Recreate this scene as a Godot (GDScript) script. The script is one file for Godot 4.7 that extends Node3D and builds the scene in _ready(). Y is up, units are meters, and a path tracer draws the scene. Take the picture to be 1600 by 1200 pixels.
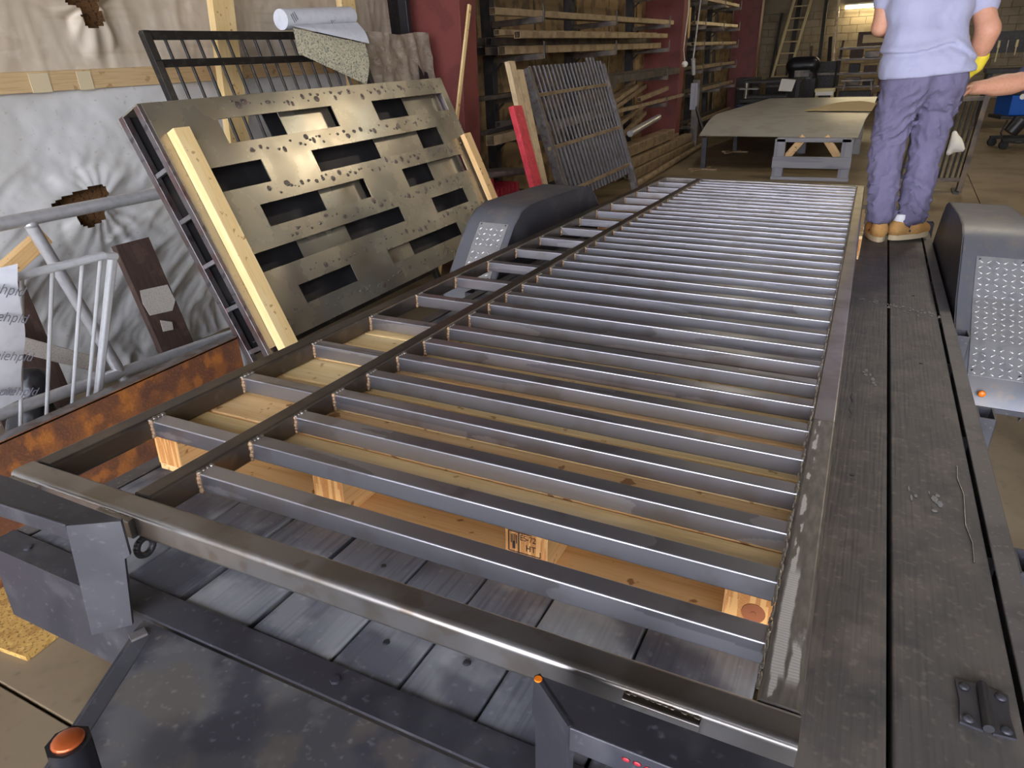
extends Node3D

# ---------------------------------------------------------------- mesh builder
class MB:
	var v := PackedVector3Array()
	var n := PackedVector3Array()
	var uv := PackedVector2Array()
	var ix := PackedInt32Array()

	func vert(p: Vector3, nn: Vector3, t := Vector2.ZERO) -> int:
		v.append(p); n.append(nn); uv.append(t)
		return v.size() - 1

	func tri(a: int, b: int, c: int) -> void:
		var f := (v[b] - v[a]).cross(v[c] - v[a])
		if f.dot(n[a] + n[b] + n[c]) > 0.0:
			ix.append(a); ix.append(c); ix.append(b)
		else:
			ix.append(a); ix.append(b); ix.append(c)

	func quad(a: int, b: int, c: int, d: int) -> void:
		tri(a, b, c)
		tri(a, c, d)

	# flat polygon (convex), normal given
	func face(pts: Array, nn: Vector3, uvs := []) -> void:
		var t0 := nn.cross(Vector3.UP)
		if t0.length() < 0.1:
			t0 = nn.cross(Vector3.FORWARD)
		t0 = t0.normalized()
		var t1 := nn.cross(t0)
		var first := v.size()
		for i in pts.size():
			var p: Vector3 = pts[i]
			var t := Vector2(p.dot(t0), p.dot(t1))
			if uvs.size() > i:
				t = uvs[i]
			vert(p, nn, t)
		for i in range(1, pts.size() - 1):
			tri(first, first + i, first + i + 1)

	func fan(pts: Array, nn: Vector3) -> void:   # polygon that may be concave
		var t0 := nn.cross(Vector3.UP)
		if t0.length() < 0.1:
			t0 = nn.cross(Vector3.FORWARD)
		t0 = t0.normalized()
		var t1 := nn.cross(t0)
		var flat := PackedVector2Array()
		for p in pts:
			flat.append(Vector2(p.dot(t0), p.dot(t1)))
		var first := v.size()
		for i in pts.size():
			vert(pts[i], nn, flat[i])
		var t := Geometry2D.triangulate_polygon(flat)
		for i in range(0, t.size(), 3):
			tri(first + t[i], first + t[i + 1], first + t[i + 2])

	# bar with rounded rectangular section from a to b; w across, h along up
	func bar(a: Vector3, b: Vector3, w: float, h: float, r := 0.003, up := Vector3.UP, off := 0.0, caps := true, seg := 2) -> void:
		var d := (b - a).normalized()
		var s := d.cross(up)
		if s.length() < 0.01:
			s = d.cross(Vector3.RIGHT)
		s = s.normalized()
		var u := s.cross(d).normalized()
		r = minf(r, minf(w, h) * 0.49)
		var prof := []
		var per := 0.0
		var cs := [[1, 1], [-1, 1], [-1, -1], [1, -1]]
		for q in 4:
			var cx: float = cs[q][0] * (w * 0.5 - r)
			var cy: float = cs[q][1] * (h * 0.5 - r)
			for k in seg + 1:
				var an: float = PI * 0.5 * (q + float(k) / seg)
				prof.append([Vector2(cx + cos(an) * r, cy + sin(an) * r), Vector2(cos(an), sin(an))])
		var m := prof.size()
		var base := v.size()
		var ln := a.distance_to(b)
		for i in m + 1:
			var q: Array = prof[i % m]
			if i > 0:
				per += (prof[i % m][0] - prof[(i - 1) % m][0]).length()
			var o: Vector3 = s * q[0].x + u * q[0].y
			var nn: Vector3 = s * q[1].x + u * q[1].y
			vert(a + o, nn, Vector2(off, per + off * 0.37))
			vert(b + o, nn, Vector2(ln + off, per + off * 0.37))
		for i in m:
			quad(base + i * 2, base + i * 2 + 1, base + i * 2 + 3, base + i * 2 + 2)
		if caps:
			for e in 2:
				var at: Vector3 = a if e == 0 else b
				var nn: Vector3 = -d if e == 0 else d
				var f := v.size()
				for q in prof:
					vert(at + s * q[0].x + u * q[0].y, nn, Vector2(q[0].x + off, q[0].y))
				for i in range(1, m - 1):
					tri(f, f + i, f + i + 1)

	func box(c: Vector3, size: Vector3, r := 0.002, off := 0.0) -> void:   # grain along the longest side
		var k := size.max_axis_index()
		var d := Vector3.ZERO
		d[k] = size[k] * 0.5
		var up := Vector3.UP if k != 1 else Vector3.FORWARD
		var w := size.z if k == 0 else size.x
		var h := size.y if k != 1 else size.z
		if k == 1:
			w = size.x
		bar(c - d, c + d, w, h, r, up, off, true, 1)

	# hollow rectangular tube end look: bar plus open end with inner walls
	func hollow(a: Vector3, b: Vector3, w: float, h: float, t: float, up := Vector3.UP, off := 0.0) -> void:
		var d := (b - a).normalized()
		var s := d.cross(up).normalized()
		var u := s.cross(d).normalized()
		bar(a, b, w, h, t * 0.8, up, off, false)
		bar(a, b, w - 2 * t, h - 2 * t, t * 0.4, up, off, false)
		for e in 2:
			var at: Vector3 = a if e == 0 else b
			var nn: Vector3 = -d if e == 0 else d
			var o := [Vector2(-1, -1), Vector2(1, -1), Vector2(1, 1), Vector2(-1, 1)]
			for i in 4:
				var p: Vector2 = o[i]
				var q: Vector2 = o[(i + 1) % 4]
				face([at + s * p.x * w * 0.5 + u * p.y * h * 0.5, at + s * q.x * w * 0.5 + u * q.y * h * 0.5, at + s * q.x * (w * 0.5 - t) + u * q.y * (h * 0.5 - t), at + s * p.x * (w * 0.5 - t) + u * p.y * (h * 0.5 - t)], nn)

	func cyl(a: Vector3, b: Vector3, r0: float, r1: float, seg := 14, caps := true) -> void:
		var d := (b - a).normalized()
		var s := d.cross(Vector3.UP)
		if s.length() < 0.01:
			s = d.cross(Vector3.RIGHT)
		s = s.normalized()
		var u := s.cross(d)
		var base := v.size()
		var ln := a.distance_to(b)
		for i in seg + 1:
			var an := TAU * i / seg
			var o := s * cos(an) + u * sin(an)
			vert(a + o * r0, o, Vector2(0, an * r0))
			vert(b + o * r1, o, Vector2(ln, an * r0))
		for i in seg:
			quad(base + i * 2, base + i * 2 + 1, base + i * 2 + 3, base + i * 2 + 2)
		if caps:
			for e in 2:
				var at: Vector3 = a if e == 0 else b
				var rr: float = r0 if e == 0 else r1
				if rr < 0.0005:
					continue
				var nn: Vector3 = -d if e == 0 else d
				var f := v.size()
				for i in seg:
					var an := TAU * i / seg
					vert(at + (s * cos(an) + u * sin(an)) * rr, nn, Vector2(cos(an), sin(an)) * rr)
				for i in range(1, seg - 1):
					tri(f, f + i, f + i + 1)

	func pipe(pts: Array, r: float, seg := 8) -> void:
		for i in pts.size() - 1:
			cyl(pts[i], pts[i + 1], r, r, seg, i == 0 or i == pts.size() - 2)
			if i > 0:
				ball(pts[i], Vector3(r, r, r), 8, 4)

	func ball(c: Vector3, r: Vector3, seg := 8, rings := 5, bs := Basis()) -> void:
		var base := v.size()
		for j in rings + 1:
			var th := PI * j / rings
			for i in seg + 1:
				var an := TAU * i / seg
				var o := Vector3(sin(th) * cos(an), cos(th), sin(th) * sin(an))
				vert(c + bs * (o * r), (bs * (o / r)).normalized(), Vector2(an * r.x, th * r.y))
		for j in rings:
			for i in seg:
				var a := base + j * (seg + 1) + i
				quad(a, a + 1, a + seg + 2, a + seg + 1)

	func sheet(nu: int, nv: int, f: Callable, skip = null) -> void:   # f(u, v) gives a point; smooth normals
		var base := v.size()
		for j in nv + 1:
			for i in nu + 1:
				var p: Vector3 = f.call(float(i) / nu, float(j) / nv)
				vert(p, Vector3.ZERO, Vector2.ZERO)
		var done := []
		for j in nv:
			for i in nu:
				if skip != null and skip.call((i + 0.5) / nu, (j + 0.5) / nv):
					continue
				var a := base + j * (nu + 1) + i
				done.append(a)
				var fn := (v[a + 1] - v[a]).cross(v[a + nu + 1] - v[a])
				n[a] += fn; n[a + 1] += fn; n[a + nu + 1] += fn; n[a + nu + 2] += fn
		for a in range(base, v.size()):
			n[a] = n[a].normalized() if n[a].length() > 0.0 else Vector3.UP
			uv[a] = Vector2(v[a].z + v[a].x, v[a].y)
		for a in done:
			quad(a, a + 1, a + nu + 2, a + nu + 1)

	# extruded polygon: pts 2D in plane (ax, ay) at origin o, thickness along ax x ay
	func prism(o: Vector3, ax: Vector3, ay: Vector3, pts: Array, t: float) -> void:
		var nn := ax.cross(ay).normalized()
		var top := []
		var low := []
		for p in pts:
			top.append(o + ax * p.x + ay * p.y + nn * t * 0.5)
			low.append(o + ax * p.x + ay * p.y - nn * t * 0.5)
		fan(top, nn)
		fan(low, -nn)
		var area := 0.0
		for i in pts.size():
			var p: Vector2 = pts[i]
			var q: Vector2 = pts[(i + 1) % pts.size()]
			area += p.x * q.y - q.x * p.y
		for i in pts.size():
			var j := (i + 1) % pts.size()
			var e: Vector3 = (top[j] - top[i]).normalized()
			var sn := e.cross(nn) * (1.0 if area > 0 else -1.0)
			face([top[i], top[j], low[j], low[i]], sn)

	# plate in the u (ax) v (ay) plane with rectangular holes [u0, v0, u1, v1]
	func plate(o: Vector3, ax: Vector3, ay: Vector3, u0: float, v0: float, u1: float, v1: float, t: float, holes: Array) -> void:
		var nn := ax.cross(ay).normalized()
		var us := [u0, u1]
		var vs := [v0, v1]
		for h in holes:
			us.append(h[0]); us.append(h[2]); vs.append(h[1]); vs.append(h[3])
		us.sort(); vs.sort()
		var inside := func(u: float, w: float) -> bool:
			for h in holes:
				if u > h[0] and u < h[2] and w > h[1] and w < h[3]:
					return true
			return false
		for i in us.size() - 1:
			for j in vs.size() - 1:
				if us[i + 1] - us[i] < 0.0001 or vs[j + 1] - vs[j] < 0.0001:
					continue
				if inside.call((us[i] + us[i + 1]) * 0.5, (vs[j] + vs[j + 1]) * 0.5):
					continue
				var c := [Vector2(us[i], vs[j]), Vector2(us[i + 1], vs[j]), Vector2(us[i + 1], vs[j + 1]), Vector2(us[i], vs[j + 1])]
				var f := []
				var b := []
				for p in c:
					f.append(o + ax * p.x + ay * p.y + nn * t * 0.5)
					b.append(o + ax * p.x + ay * p.y - nn * t * 0.5)
				face(f, nn, c)
				face(b, -nn, c)
		var rims := holes.duplicate()
		rims.append([u0, v0, u1, v1])
		for k in rims.size():
			var h: Array = rims[k]
			var sg := -1.0 if k == rims.size() - 1 else 1.0
			var c := [Vector2(h[0], h[1]), Vector2(h[2], h[1]), Vector2(h[2], h[3]), Vector2(h[0], h[3])]
			for i in 4:
				var p: Vector2 = c[i]
				var q: Vector2 = c[(i + 1) % 4]
				var inn: Vector2 = (Vector2((h[0] + h[2]) * 0.5, (h[1] + h[3]) * 0.5) - (p + q) * 0.5).normalized()
				if absf(q.x - p.x) > absf(q.y - p.y):
					inn.x = 0
				else:
					inn.y = 0
				var dn: Vector3 = (ax * inn.x + ay * inn.y).normalized() * sg
				face([o + ax * p.x + ay * p.y + nn * t * 0.5, o + ax * q.x + ay * q.y + nn * t * 0.5, o + ax * q.x + ay * q.y - nn * t * 0.5, o + ax * p.x + ay * p.y - nn * t * 0.5], dn)

	func mesh() -> ArrayMesh:
		var arr := []
		arr.resize(Mesh.ARRAY_MAX)
		arr[Mesh.ARRAY_VERTEX] = v
		arr[Mesh.ARRAY_NORMAL] = n
		arr[Mesh.ARRAY_TEX_UV] = uv
		arr[Mesh.ARRAY_INDEX] = ix
		var m := ArrayMesh.new()
		m.add_surface_from_arrays(Mesh.PRIMITIVE_TRIANGLES, arr)
		return m

# joins tapered capsules with a smooth minimum and meshes the field as surface nets
class Flesh:
	var caps := []          # [a, b, ra, rb, flatten vector (or ZERO), k]
	func add(a: Vector3, b: Vector3, ra: float, rb: float, k := 0.03, sq := Vector3.ONE) -> void:
		caps.append([a, b, ra, rb, k, sq])

	func net(mb: MB, cell: float, bump = null, cut := []) -> void:
		var lo := Vector3.ONE * 1e9
		var hi := -lo
		for c in caps:
			var r: float = maxf(c[2], c[3]) * 1.6 + 0.05
			for e in 2:
				lo = lo.min(c[e] - Vector3.ONE * r)
				hi = hi.max(c[e] + Vector3.ONE * r)
		var nx := int((hi.x - lo.x) / cell) + 2
		var ny := int((hi.y - lo.y) / cell) + 2
		var nz := int((hi.z - lo.z) / cell) + 2
		var f := PackedFloat32Array()
		f.resize(nx * ny * nz)
		f.fill(1.0)
		for c in caps:
			var a: Vector3 = c[0]
			var b: Vector3 = c[1]
			var ra: float = c[2]
			var rb: float = c[3]
			var k: float = c[4]
			var sq: Vector3 = c[5]
			var m: float = maxf(ra, rb) * maxf(1.0, 1.0 / minf(sq.x, minf(sq.y, sq.z))) + k + cell * 2.5
			var l := a.min(b) - Vector3.ONE * m - lo
			var h := a.max(b) + Vector3.ONE * m - lo
			var ba := (b - a) * sq
			var bb := maxf(ba.dot(ba), 1e-9)
			for z in range(maxi(0, int(l.z / cell)), mini(nz - 1, int(h.z / cell) + 1) + 1):
				for y in range(maxi(0, int(l.y / cell)), mini(ny - 1, int(h.y / cell) + 1) + 1):
					for x in range(maxi(0, int(l.x / cell)), mini(nx - 1, int(h.x / cell) + 1) + 1):
						var pa := (Vector3(x, y, z) * cell + lo - a) * sq
						var t := clampf(pa.dot(ba) / bb, 0.0, 1.0)
						var d := (pa - ba * t).length() - lerpf(ra, rb, t)
						var i := x + nx * (y + ny * z)
						var o := f[i]
						var g := maxf(k - absf(o - d), 0.0) / k
						f[i] = minf(o, d) - g * g * k * 0.25
		if bump != null or cut.size():
			for z in nz:
				for y in ny:
					for x in nx:
						var i := x + nx * (y + ny * z)
						if f[i] > 0.08 or f[i] < -0.08:
							continue
						var p := Vector3(x, y, z) * cell + lo
						if bump != null:
							f[i] -= bump.call(p)
						for q in cut:
							f[i] = maxf(f[i], q[0].dot(p) - q[1])
		var id := {}
		var base := mb.v.size()
		var offs := [0, 1, nx, nx + 1, nx * ny, nx * ny + 1, nx * ny + nx, nx * ny + nx + 1]
		var edges := [[0, 1], [2, 3], [4, 5], [6, 7], [0, 2], [1, 3], [4, 6], [5, 7], [0, 4], [1, 5], [2, 6], [3, 7]]
		for z in nz - 1:
			for y in ny - 1:
				for x in nx - 1:
					var i := x + nx * (y + ny * z)
					var neg := 0
					for o in offs:
						if f[i + o] < 0.0:
							neg += 1
					if neg == 0 or neg == 8:
						continue
					var sum := Vector3.ZERO
					var cnt := 0
					for e in edges:
						var fa := f[i + offs[e[0]]]
						var fb := f[i + offs[e[1]]]
						if (fa < 0.0) == (fb < 0.0):
							continue
						var t := fa / (fa - fb)
						var c0 := Vector3(e[0] & 1, (e[0] >> 1) & 1, e[0] >> 2)
						var c1 := Vector3(e[1] & 1, (e[1] >> 1) & 1, e[1] >> 2)
						sum += c0.lerp(c1, t)
						cnt += 1
					var gr := Vector3(f[i + 1] - f[i] + f[i + nx + 1] - f[i + nx], f[i + nx] - f[i] + f[i + nx + 1] - f[i + 1], f[i + nx * ny] - f[i] + f[i + nx * ny + 1] - f[i + 1])
					var p := (Vector3(x, y, z) + sum / cnt) * cell + lo
					id[i] = mb.vert(p, gr.normalized(), Vector2(p.x + p.z, p.y))
		var acc := PackedVector3Array()
		acc.resize(mb.v.size() - base)
		var q0 := mb.ix.size()
		for i in id:
			var x: int = i % nx
			var y: int = (i / nx) % ny
			var z: int = i / (nx * ny)
			if y > 0 and z > 0 and (f[i] < 0.0) != (f[i + 1] < 0.0):
				if id.has(i - nx) and id.has(i - nx * ny) and id.has(i - nx - nx * ny):
					mb.quad(id[i], id[i - nx], id[i - nx - nx * ny], id[i - nx * ny])
			if x > 0 and z > 0 and (f[i] < 0.0) != (f[i + nx] < 0.0):
				if id.has(i - 1) and id.has(i - nx * ny) and id.has(i - 1 - nx * ny):
					mb.quad(id[i], id[i - 1], id[i - 1 - nx * ny], id[i - nx * ny])
			if x > 0 and y > 0 and (f[i] < 0.0) != (f[i + nx * ny] < 0.0):
				if id.has(i - 1) and id.has(i - nx) and id.has(i - 1 - nx):
					mb.quad(id[i], id[i - 1], id[i - 1 - nx], id[i - nx])
		for t in range(q0, mb.ix.size(), 3):
			var fn := (mb.v[mb.ix[t + 2]] - mb.v[mb.ix[t]]).cross(mb.v[mb.ix[t + 1]] - mb.v[mb.ix[t]])
			for e in 3:
				acc[mb.ix[t + e] - base] += fn
		for i in acc.size():
			if acc[i].length() > 0.0:
				mb.n[base + i] = acc[i].normalized()

# ---------------------------------------------------------------- textures and materials
var rng := RandomNumberGenerator.new()
var M := {}
var taken := {}

func speckle(w: int, h: int, freq: float, sd: int, oct := 4, kind := FastNoiseLite.TYPE_SIMPLEX_SMOOTH, fractal := FastNoiseLite.FRACTAL_FBM) -> PackedByteArray:
	var nz := FastNoiseLite.new()
	nz.seed = sd
	nz.noise_type = kind
	nz.frequency = freq
	nz.fractal_type = fractal
	nz.fractal_octaves = oct
	var im := nz.get_seamless_image(w, h)
	im.convert(Image.FORMAT_L8)
	return im.get_data()

func stretched(w: int, h: int, nw: int, nh: int, freq: float, sd: int, oct := 4) -> PackedByteArray:
	var nz := FastNoiseLite.new()
	nz.seed = sd
	nz.frequency = freq
	nz.fractal_octaves = oct
	var im := nz.get_seamless_image(nw, nh)
	im.convert(Image.FORMAT_L8)
	im.resize(w, h, Image.INTERPOLATE_CUBIC)
	return im.get_data()

# layers: [bytes, low, high, colour, amount]
func layered(w: int, h: int, base: Color, layers: Array) -> ImageTexture:
	var out := PackedByteArray()
	out.resize(w * h * 3)
	var cols := []
	for l in layers:
		cols.append([l[0], l[1] * 255.0, 1.0 / maxf(0.001, (l[2] - l[1]) * 255.0), l[3].r, l[3].g, l[3].b, l[4]])
	for i in w * h:
		var r := base.r
		var g := base.g
		var b := base.b
		for l in cols:
			var t: float = clampf((l[0][i] - l[1]) * l[2], 0.0, 1.0)
			if t <= 0.0:
				continue
			t = t * t * (3.0 - 2.0 * t) * l[6]
			r += (l[3] - r) * t
			g += (l[4] - g) * t
			b += (l[5] - b) * t
		out[i * 3] = int(clampf(r, 0, 1) * 255.0)
		out[i * 3 + 1] = int(clampf(g, 0, 1) * 255.0)
		out[i * 3 + 2] = int(clampf(b, 0, 1) * 255.0)
	return ImageTexture.create_from_image(Image.create_from_data(w, h, false, Image.FORMAT_RGB8, out))

func mat(called: String, what, rough: float, metal := 0.0, scale := 1.0, tri := false) -> StandardMaterial3D:
	var m := StandardMaterial3D.new()
	m.resource_name = called
	if what is Color:
		m.albedo_color = what
	else:
		m.albedo_texture = what
		m.uv1_scale = Vector3(scale, scale, scale)
	if tri:
		m.uv1_triplanar = true
		m.uv1_scale = Vector3(scale, scale, scale)
	m.roughness = rough
	m.metallic = metal
	M[called] = m
	return m

func relief(m: StandardMaterial3D, bytes: PackedByteArray, w: int, h: int, strength: float) -> void:
	var im := Image.create_from_data(w, h, false, Image.FORMAT_L8, bytes)
	im.convert(Image.FORMAT_RGBA8)
	im.bump_map_to_normal_map(strength)
	m.normal_enabled = true
	m.normal_texture = ImageTexture.create_from_image(im)

func rough_map(m: StandardMaterial3D, bytes: PackedByteArray, w: int, h: int, lo: float, hi: float) -> void:
	var o := PackedByteArray()
	o.resize(bytes.size())
	for i in bytes.size():
		o[i] = int(255.0 * lerpf(lo, hi, bytes[i] / 255.0))
	m.roughness = 1.0
	m.roughness_texture = ImageTexture.create_from_image(Image.create_from_data(w, h, false, Image.FORMAT_L8, o))

func c8(r: int, g: int, b: int) -> Color:
	return Color(r / 255.0, g / 255.0, b / 255.0)

# ---------------------------------------------------------------- nodes
func numbered(called: String) -> String:
	if not taken.has(called):
		taken[called] = 0
		return called
	taken[called] += 1
	return "%s_%03d" % [called, taken[called]]

func tag(o: Node3D, label: String, category: String, group := "") -> Node3D:
	o.set_meta("label", label)
	o.set_meta("category", category)
	if group:
		o.set_meta("group", group)
	return o

func thing(called: String, label: String, category: String, t := Transform3D(), group := "") -> Node3D:
	var o := Node3D.new()
	o.name = numbered(called)
	add_child(o)
	o.transform = t
	return tag(o, label, category, group)

func part(p: Node, called: String, mb: MB, m: Material, label := "") -> MeshInstance3D:
	var o := MeshInstance3D.new()
	o.name = called
	o.mesh = mb.mesh()
	o.material_override = m
	p.add_child(o, true)
	if label:
		o.set_meta("label", label)
	return o

func single(called: String, mb: MB, m: Material, label: String, category: String, group := "", t := Transform3D()) -> MeshInstance3D:
	var o := MeshInstance3D.new()
	o.name = numbered(called)
	o.mesh = mb.mesh()
	o.material_override = m
	add_child(o)
	o.transform = t
	tag(o, label, category, group)
	return o

func struct(called: String) -> Node3D:
	var o := Node3D.new()
	o.name = numbered(called)
	add_child(o)
	o.set_meta("kind", "structure")
	return o

func lettering(p: Node, called: String, words: String, height: float, t: Transform3D, m: Material, width_ratio := 1.0) -> void:
	var tm := TextMesh.new()
	var sf := SystemFont.new()
	sf.font_names = PackedStringArray(["Droid Sans"])
	tm.font = sf
	tm.text = words
	tm.font_size = 32
	tm.pixel_size = height / 24.0
	tm.depth = 0.0006
	var o := MeshInstance3D.new()
	o.name = called
	o.mesh = tm
	o.material_override = m
	p.add_child(o, true)
	o.transform = t.scaled_local(Vector3(width_ratio, 1, 1))

# the gate lies on the deck of a trailer whose nose is jacked up about 2.5 degrees
var G := Transform3D(Basis(Vector3(0.999462, -0.022375, -0.024), Vector3(0.021355, 0.998891, -0.041956), Vector3(0.024912, 0.041421, 0.998831)), Vector3(-0.017938, 0.760932, 0.035243))
var T := G * Transform3D(Basis(Vector3.UP, deg_to_rad(-0.6)), Vector3.ZERO)

func _ready() -> void:
	rng.seed = 7
	view_and_light()
	materials()
	setting()
	high_bay_lamps()
	trailer()
	pallets()
	steel_gate()
	panels()
	left_clutter()
	rack_wall()
	picket_panel()
	shop_floor()
	back_of_shop()
	people()

func view_and_light() -> void:
	var cam := Camera3D.new()
	cam.name = "camera"
	cam.transform = Transform3D(Basis(Vector3(0.890587, -0.045281, -0.452553), Vector3(-0.154618, 0.905625, -0.394889), Vector3(0.427724, 0.421656, 0.799536)), Vector3(0, 1.6, 0))
	cam.fov = 57.4244
	cam.near = 0.05
	cam.far = 200.0
	cam.current = true
	add_child(cam)
	var sky_mat := ProceduralSkyMaterial.new()
	sky_mat.sky_top_color = Color(0.85, 0.87, 0.94)
	sky_mat.sky_horizon_color = Color(0.94, 0.945, 0.98)
	sky_mat.ground_bottom_color = Color(0.45, 0.43, 0.42)
	sky_mat.ground_horizon_color = Color(0.7, 0.7, 0.7)
	sky_mat.sky_energy_multiplier = 2.45
	var sky := Sky.new()
	sky.sky_material = sky_mat
	var e := Environment.new()
	e.background_mode = Environment.BG_SKY
	e.sky = sky
	e.tonemap_mode = Environment.TONE_MAPPER_LINEAR
	e.tonemap_exposure = 2.0
	e.sdfgi_enabled = true
	e.ssao_enabled = true
	e.ssil_enabled = true
	var we := WorldEnvironment.new()
	we.name = "environment"
	we.environment = e
	add_child(we)

func materials() -> void:
	var n1 := speckle(512, 512, 0.006, 1, 5)
	var n2 := speckle(512, 512, 0.02, 2, 4)
	var n3 := speckle(512, 512, 0.09, 3, 3)
	var n4 := speckle(512, 512, 0.012, 4, 5)
	var dots := speckle(512, 512, 0.06, 5, 1, FastNoiseLite.TYPE_CELLULAR)
	var grain := stretched(512, 512, 14, 512, 0.22, 6, 3)
	var grain2 := stretched(512, 512, 8, 160, 0.06, 7, 3)
	var big := speckle(512, 512, 0.004, 13, 3)
	var brush := stretched(512, 512, 512, 10, 0.08, 8, 3)
	var long := stretched(512, 512, 12, 128, 0.05, 9, 3)
	# steel
	var m := mat("mill_steel", layered(512, 512, c8(184, 182, 186), [[long, 0.45, 0.8, c8(208, 207, 211), 0.5], [long, 0.5, 0.2, c8(132, 130, 133), 0.55], [n4, 0.62, 0.85, c8(140, 130, 122), 0.4]]), 0.4, 0.9, 0.8)
	rough_map(m, long, 512, 512, 0.27, 0.42)
	m = mat("frame_steel", layered(512, 512, c8(160, 156, 152), [[n4, 0.45, 0.8, c8(134, 124, 110), 0.6], [long, 0.5, 0.8, c8(190, 188, 186), 0.4], [big, 0.5, 0.75, c8(110, 103, 97), 0.6], [n2, 0.7, 0.85, c8(122, 100, 82), 0.3]]), 0.3, 0.88, 1.0)
	m = mat("divider_steel", layered(512, 512, c8(92, 85, 78), [[n4, 0.4, 0.75, c8(116, 104, 92), 0.6], [long, 0.5, 0.8, c8(72, 67, 63), 0.6], [n2, 0.68, 0.85, c8(128, 118, 106), 0.4]]), 0.34, 0.75, 1.0)
	var gt := PackedByteArray()
	gt.resize(512 * 128 * 3)
	for y in 128:
		for x in 512:
			var u := x / 512.0
			var w := y / 128.0
			var br: float = long[(y * 4) * 512 + (x * 5) % 512] / 255.0
			var bl: float = n4[((y * 2 + 40) % 512) * 512 + (x * 2) % 512] / 255.0
			var scr := 0.5 + 0.5 * sin(x * 1.9 + 2.0 * bl)
			var t := 0.0
			t = maxf(t, smoothstep(0.06, 0.0, absf(w - 0.70 - 0.06 * sin(u * 9.0)) - 0.10 - 0.06 * bl) * smoothstep(0.34, 0.30, u) * smoothstep(0.04, 0.06, u))
			t = maxf(t, smoothstep(0.05, 0.0, absf(w - 0.32 - 0.1 * bl) - 0.10) * smoothstep(0.22, 0.16, u + 0.1 * bl) * smoothstep(0.03, 0.06, u))
			t = maxf(t, smoothstep(0.05, 0.0, absf(w - 0.78) - 0.08 * bl) * smoothstep(0.58, 0.64, bl))
			t *= 0.72 + 0.28 * scr
			var base := lerpf(0.40, 0.56, bl)
			gt[(y * 512 + x) * 3] = int(255 * lerpf(base, 0.88, t))
			gt[(y * 512 + x) * 3 + 1] = int(255 * lerpf(base * 0.95, 0.87, t))
			gt[(y * 512 + x) * 3 + 2] = int(255 * lerpf(base * 0.88, 0.84, t))
	m = mat("ground_steel", ImageTexture.create_from_image(Image.create_from_data(512, 128, false, Image.FORMAT_RGB8, gt)), 0.38, 0.6)
	m.uv1_scale = Vector3(1.2, 20.0, 1.0)
	mat("weld", layered(512, 512, c8(146, 140, 130), [[n3, 0.4, 0.7, c8(190, 184, 172), 0.7], [n2, 0.6, 0.75, c8(112, 86, 62), 0.6]]), 0.35, 0.8, 6.0, true)
	mat("weld_brown", layered(512, 512, c8(176, 148, 116), [[n3, 0.45, 0.7, c8(126, 92, 60), 0.8]]), 0.6, 0.2, 6.0, true)
	m = mat("panel_plate", layered(512, 512, c8(166, 157, 138), [[big, 0.4, 0.8, c8(140, 141, 132), 0.6], [n1, 0.5, 0.85, c8(136, 123, 104), 0.45], [n4, 0.5, 0.9, c8(178, 168, 146), 0.35]]), 0.38, 0.7, 0.4)
	rough_map(m, n4, 512, 512, 0.16, 0.36)
	mat("panel_frame", layered(512, 512, c8(122, 116, 116), [[n1, 0.5, 0.75, c8(118, 92, 88), 0.8], [n2, 0.6, 0.8, c8(70, 66, 70), 0.6]]), 0.42, 0.8, 1.5)
	mat("picket_steel", layered(512, 512, c8(132, 130, 134), [[n4, 0.5, 0.8, c8(108, 102, 98), 0.6], [n2, 0.6, 0.85, c8(160, 158, 160), 0.4]]), 0.4, 0.7, 1.5)
	mat("dark_steel", layered(512, 512, c8(62, 61, 64), [[n1, 0.5, 0.8, c8(84, 80, 78), 0.7]]), 0.5, 0.6, 1.0, true)
	mat("rack_steel", layered(512, 512, c8(96, 90, 86), [[n4, 0.45, 0.75, c8(124, 108, 90), 0.8], [n1, 0.6, 0.8, c8(70, 66, 64), 0.7]]), 0.45, 0.6, 0.7)
	mat("rusty_tube", layered(512, 512, c8(172, 150, 118), [[n4, 0.45, 0.75, c8(132, 110, 84), 0.7], [n2, 0.6, 0.8, c8(196, 176, 144), 0.5]]), 0.42, 0.4, 0.7)
	m = mat("rust", layered(512, 512, c8(100, 62, 40), [[n1, 0.45, 0.75, c8(150, 92, 42), 0.6], [n4, 0.48, 0.75, c8(182, 112, 42), 0.55], [big, 0.5, 0.8, c8(78, 50, 42), 0.6], [n3, 0.64, 0.85, c8(196, 132, 62), 0.3]]), 0.7, 0.1, 1.3, true)
	relief(m, n3, 512, 512, 0.6)
	mat("grey_scale", layered(512, 512, c8(112, 106, 102), [[n2, 0.5, 0.75, c8(92, 72, 60), 0.7], [n1, 0.6, 0.8, c8(140, 136, 134), 0.6]]), 0.55, 0.5, 1.5, true)
	mat("black_rail", layered(512, 512, c8(48, 46, 45), [[n4, 0.55, 0.8, c8(74, 68, 62), 0.7]]), 0.38, 0.5, 2.0, true)
	mat("galvanised", layered(512, 512, c8(204, 204, 204), [[n2, 0.45, 0.75, c8(184, 185, 187), 0.6], [n3, 0.6, 0.8, c8(214, 214, 214), 0.4]]), 0.28, 0.5, 2.0, true)
	mat("silver_paint", layered(512, 512, c8(206, 208, 210), [[n2, 0.5, 0.8, c8(190, 193, 197), 0.6]]), 0.38, 0.25, 2.0, true)
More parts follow.
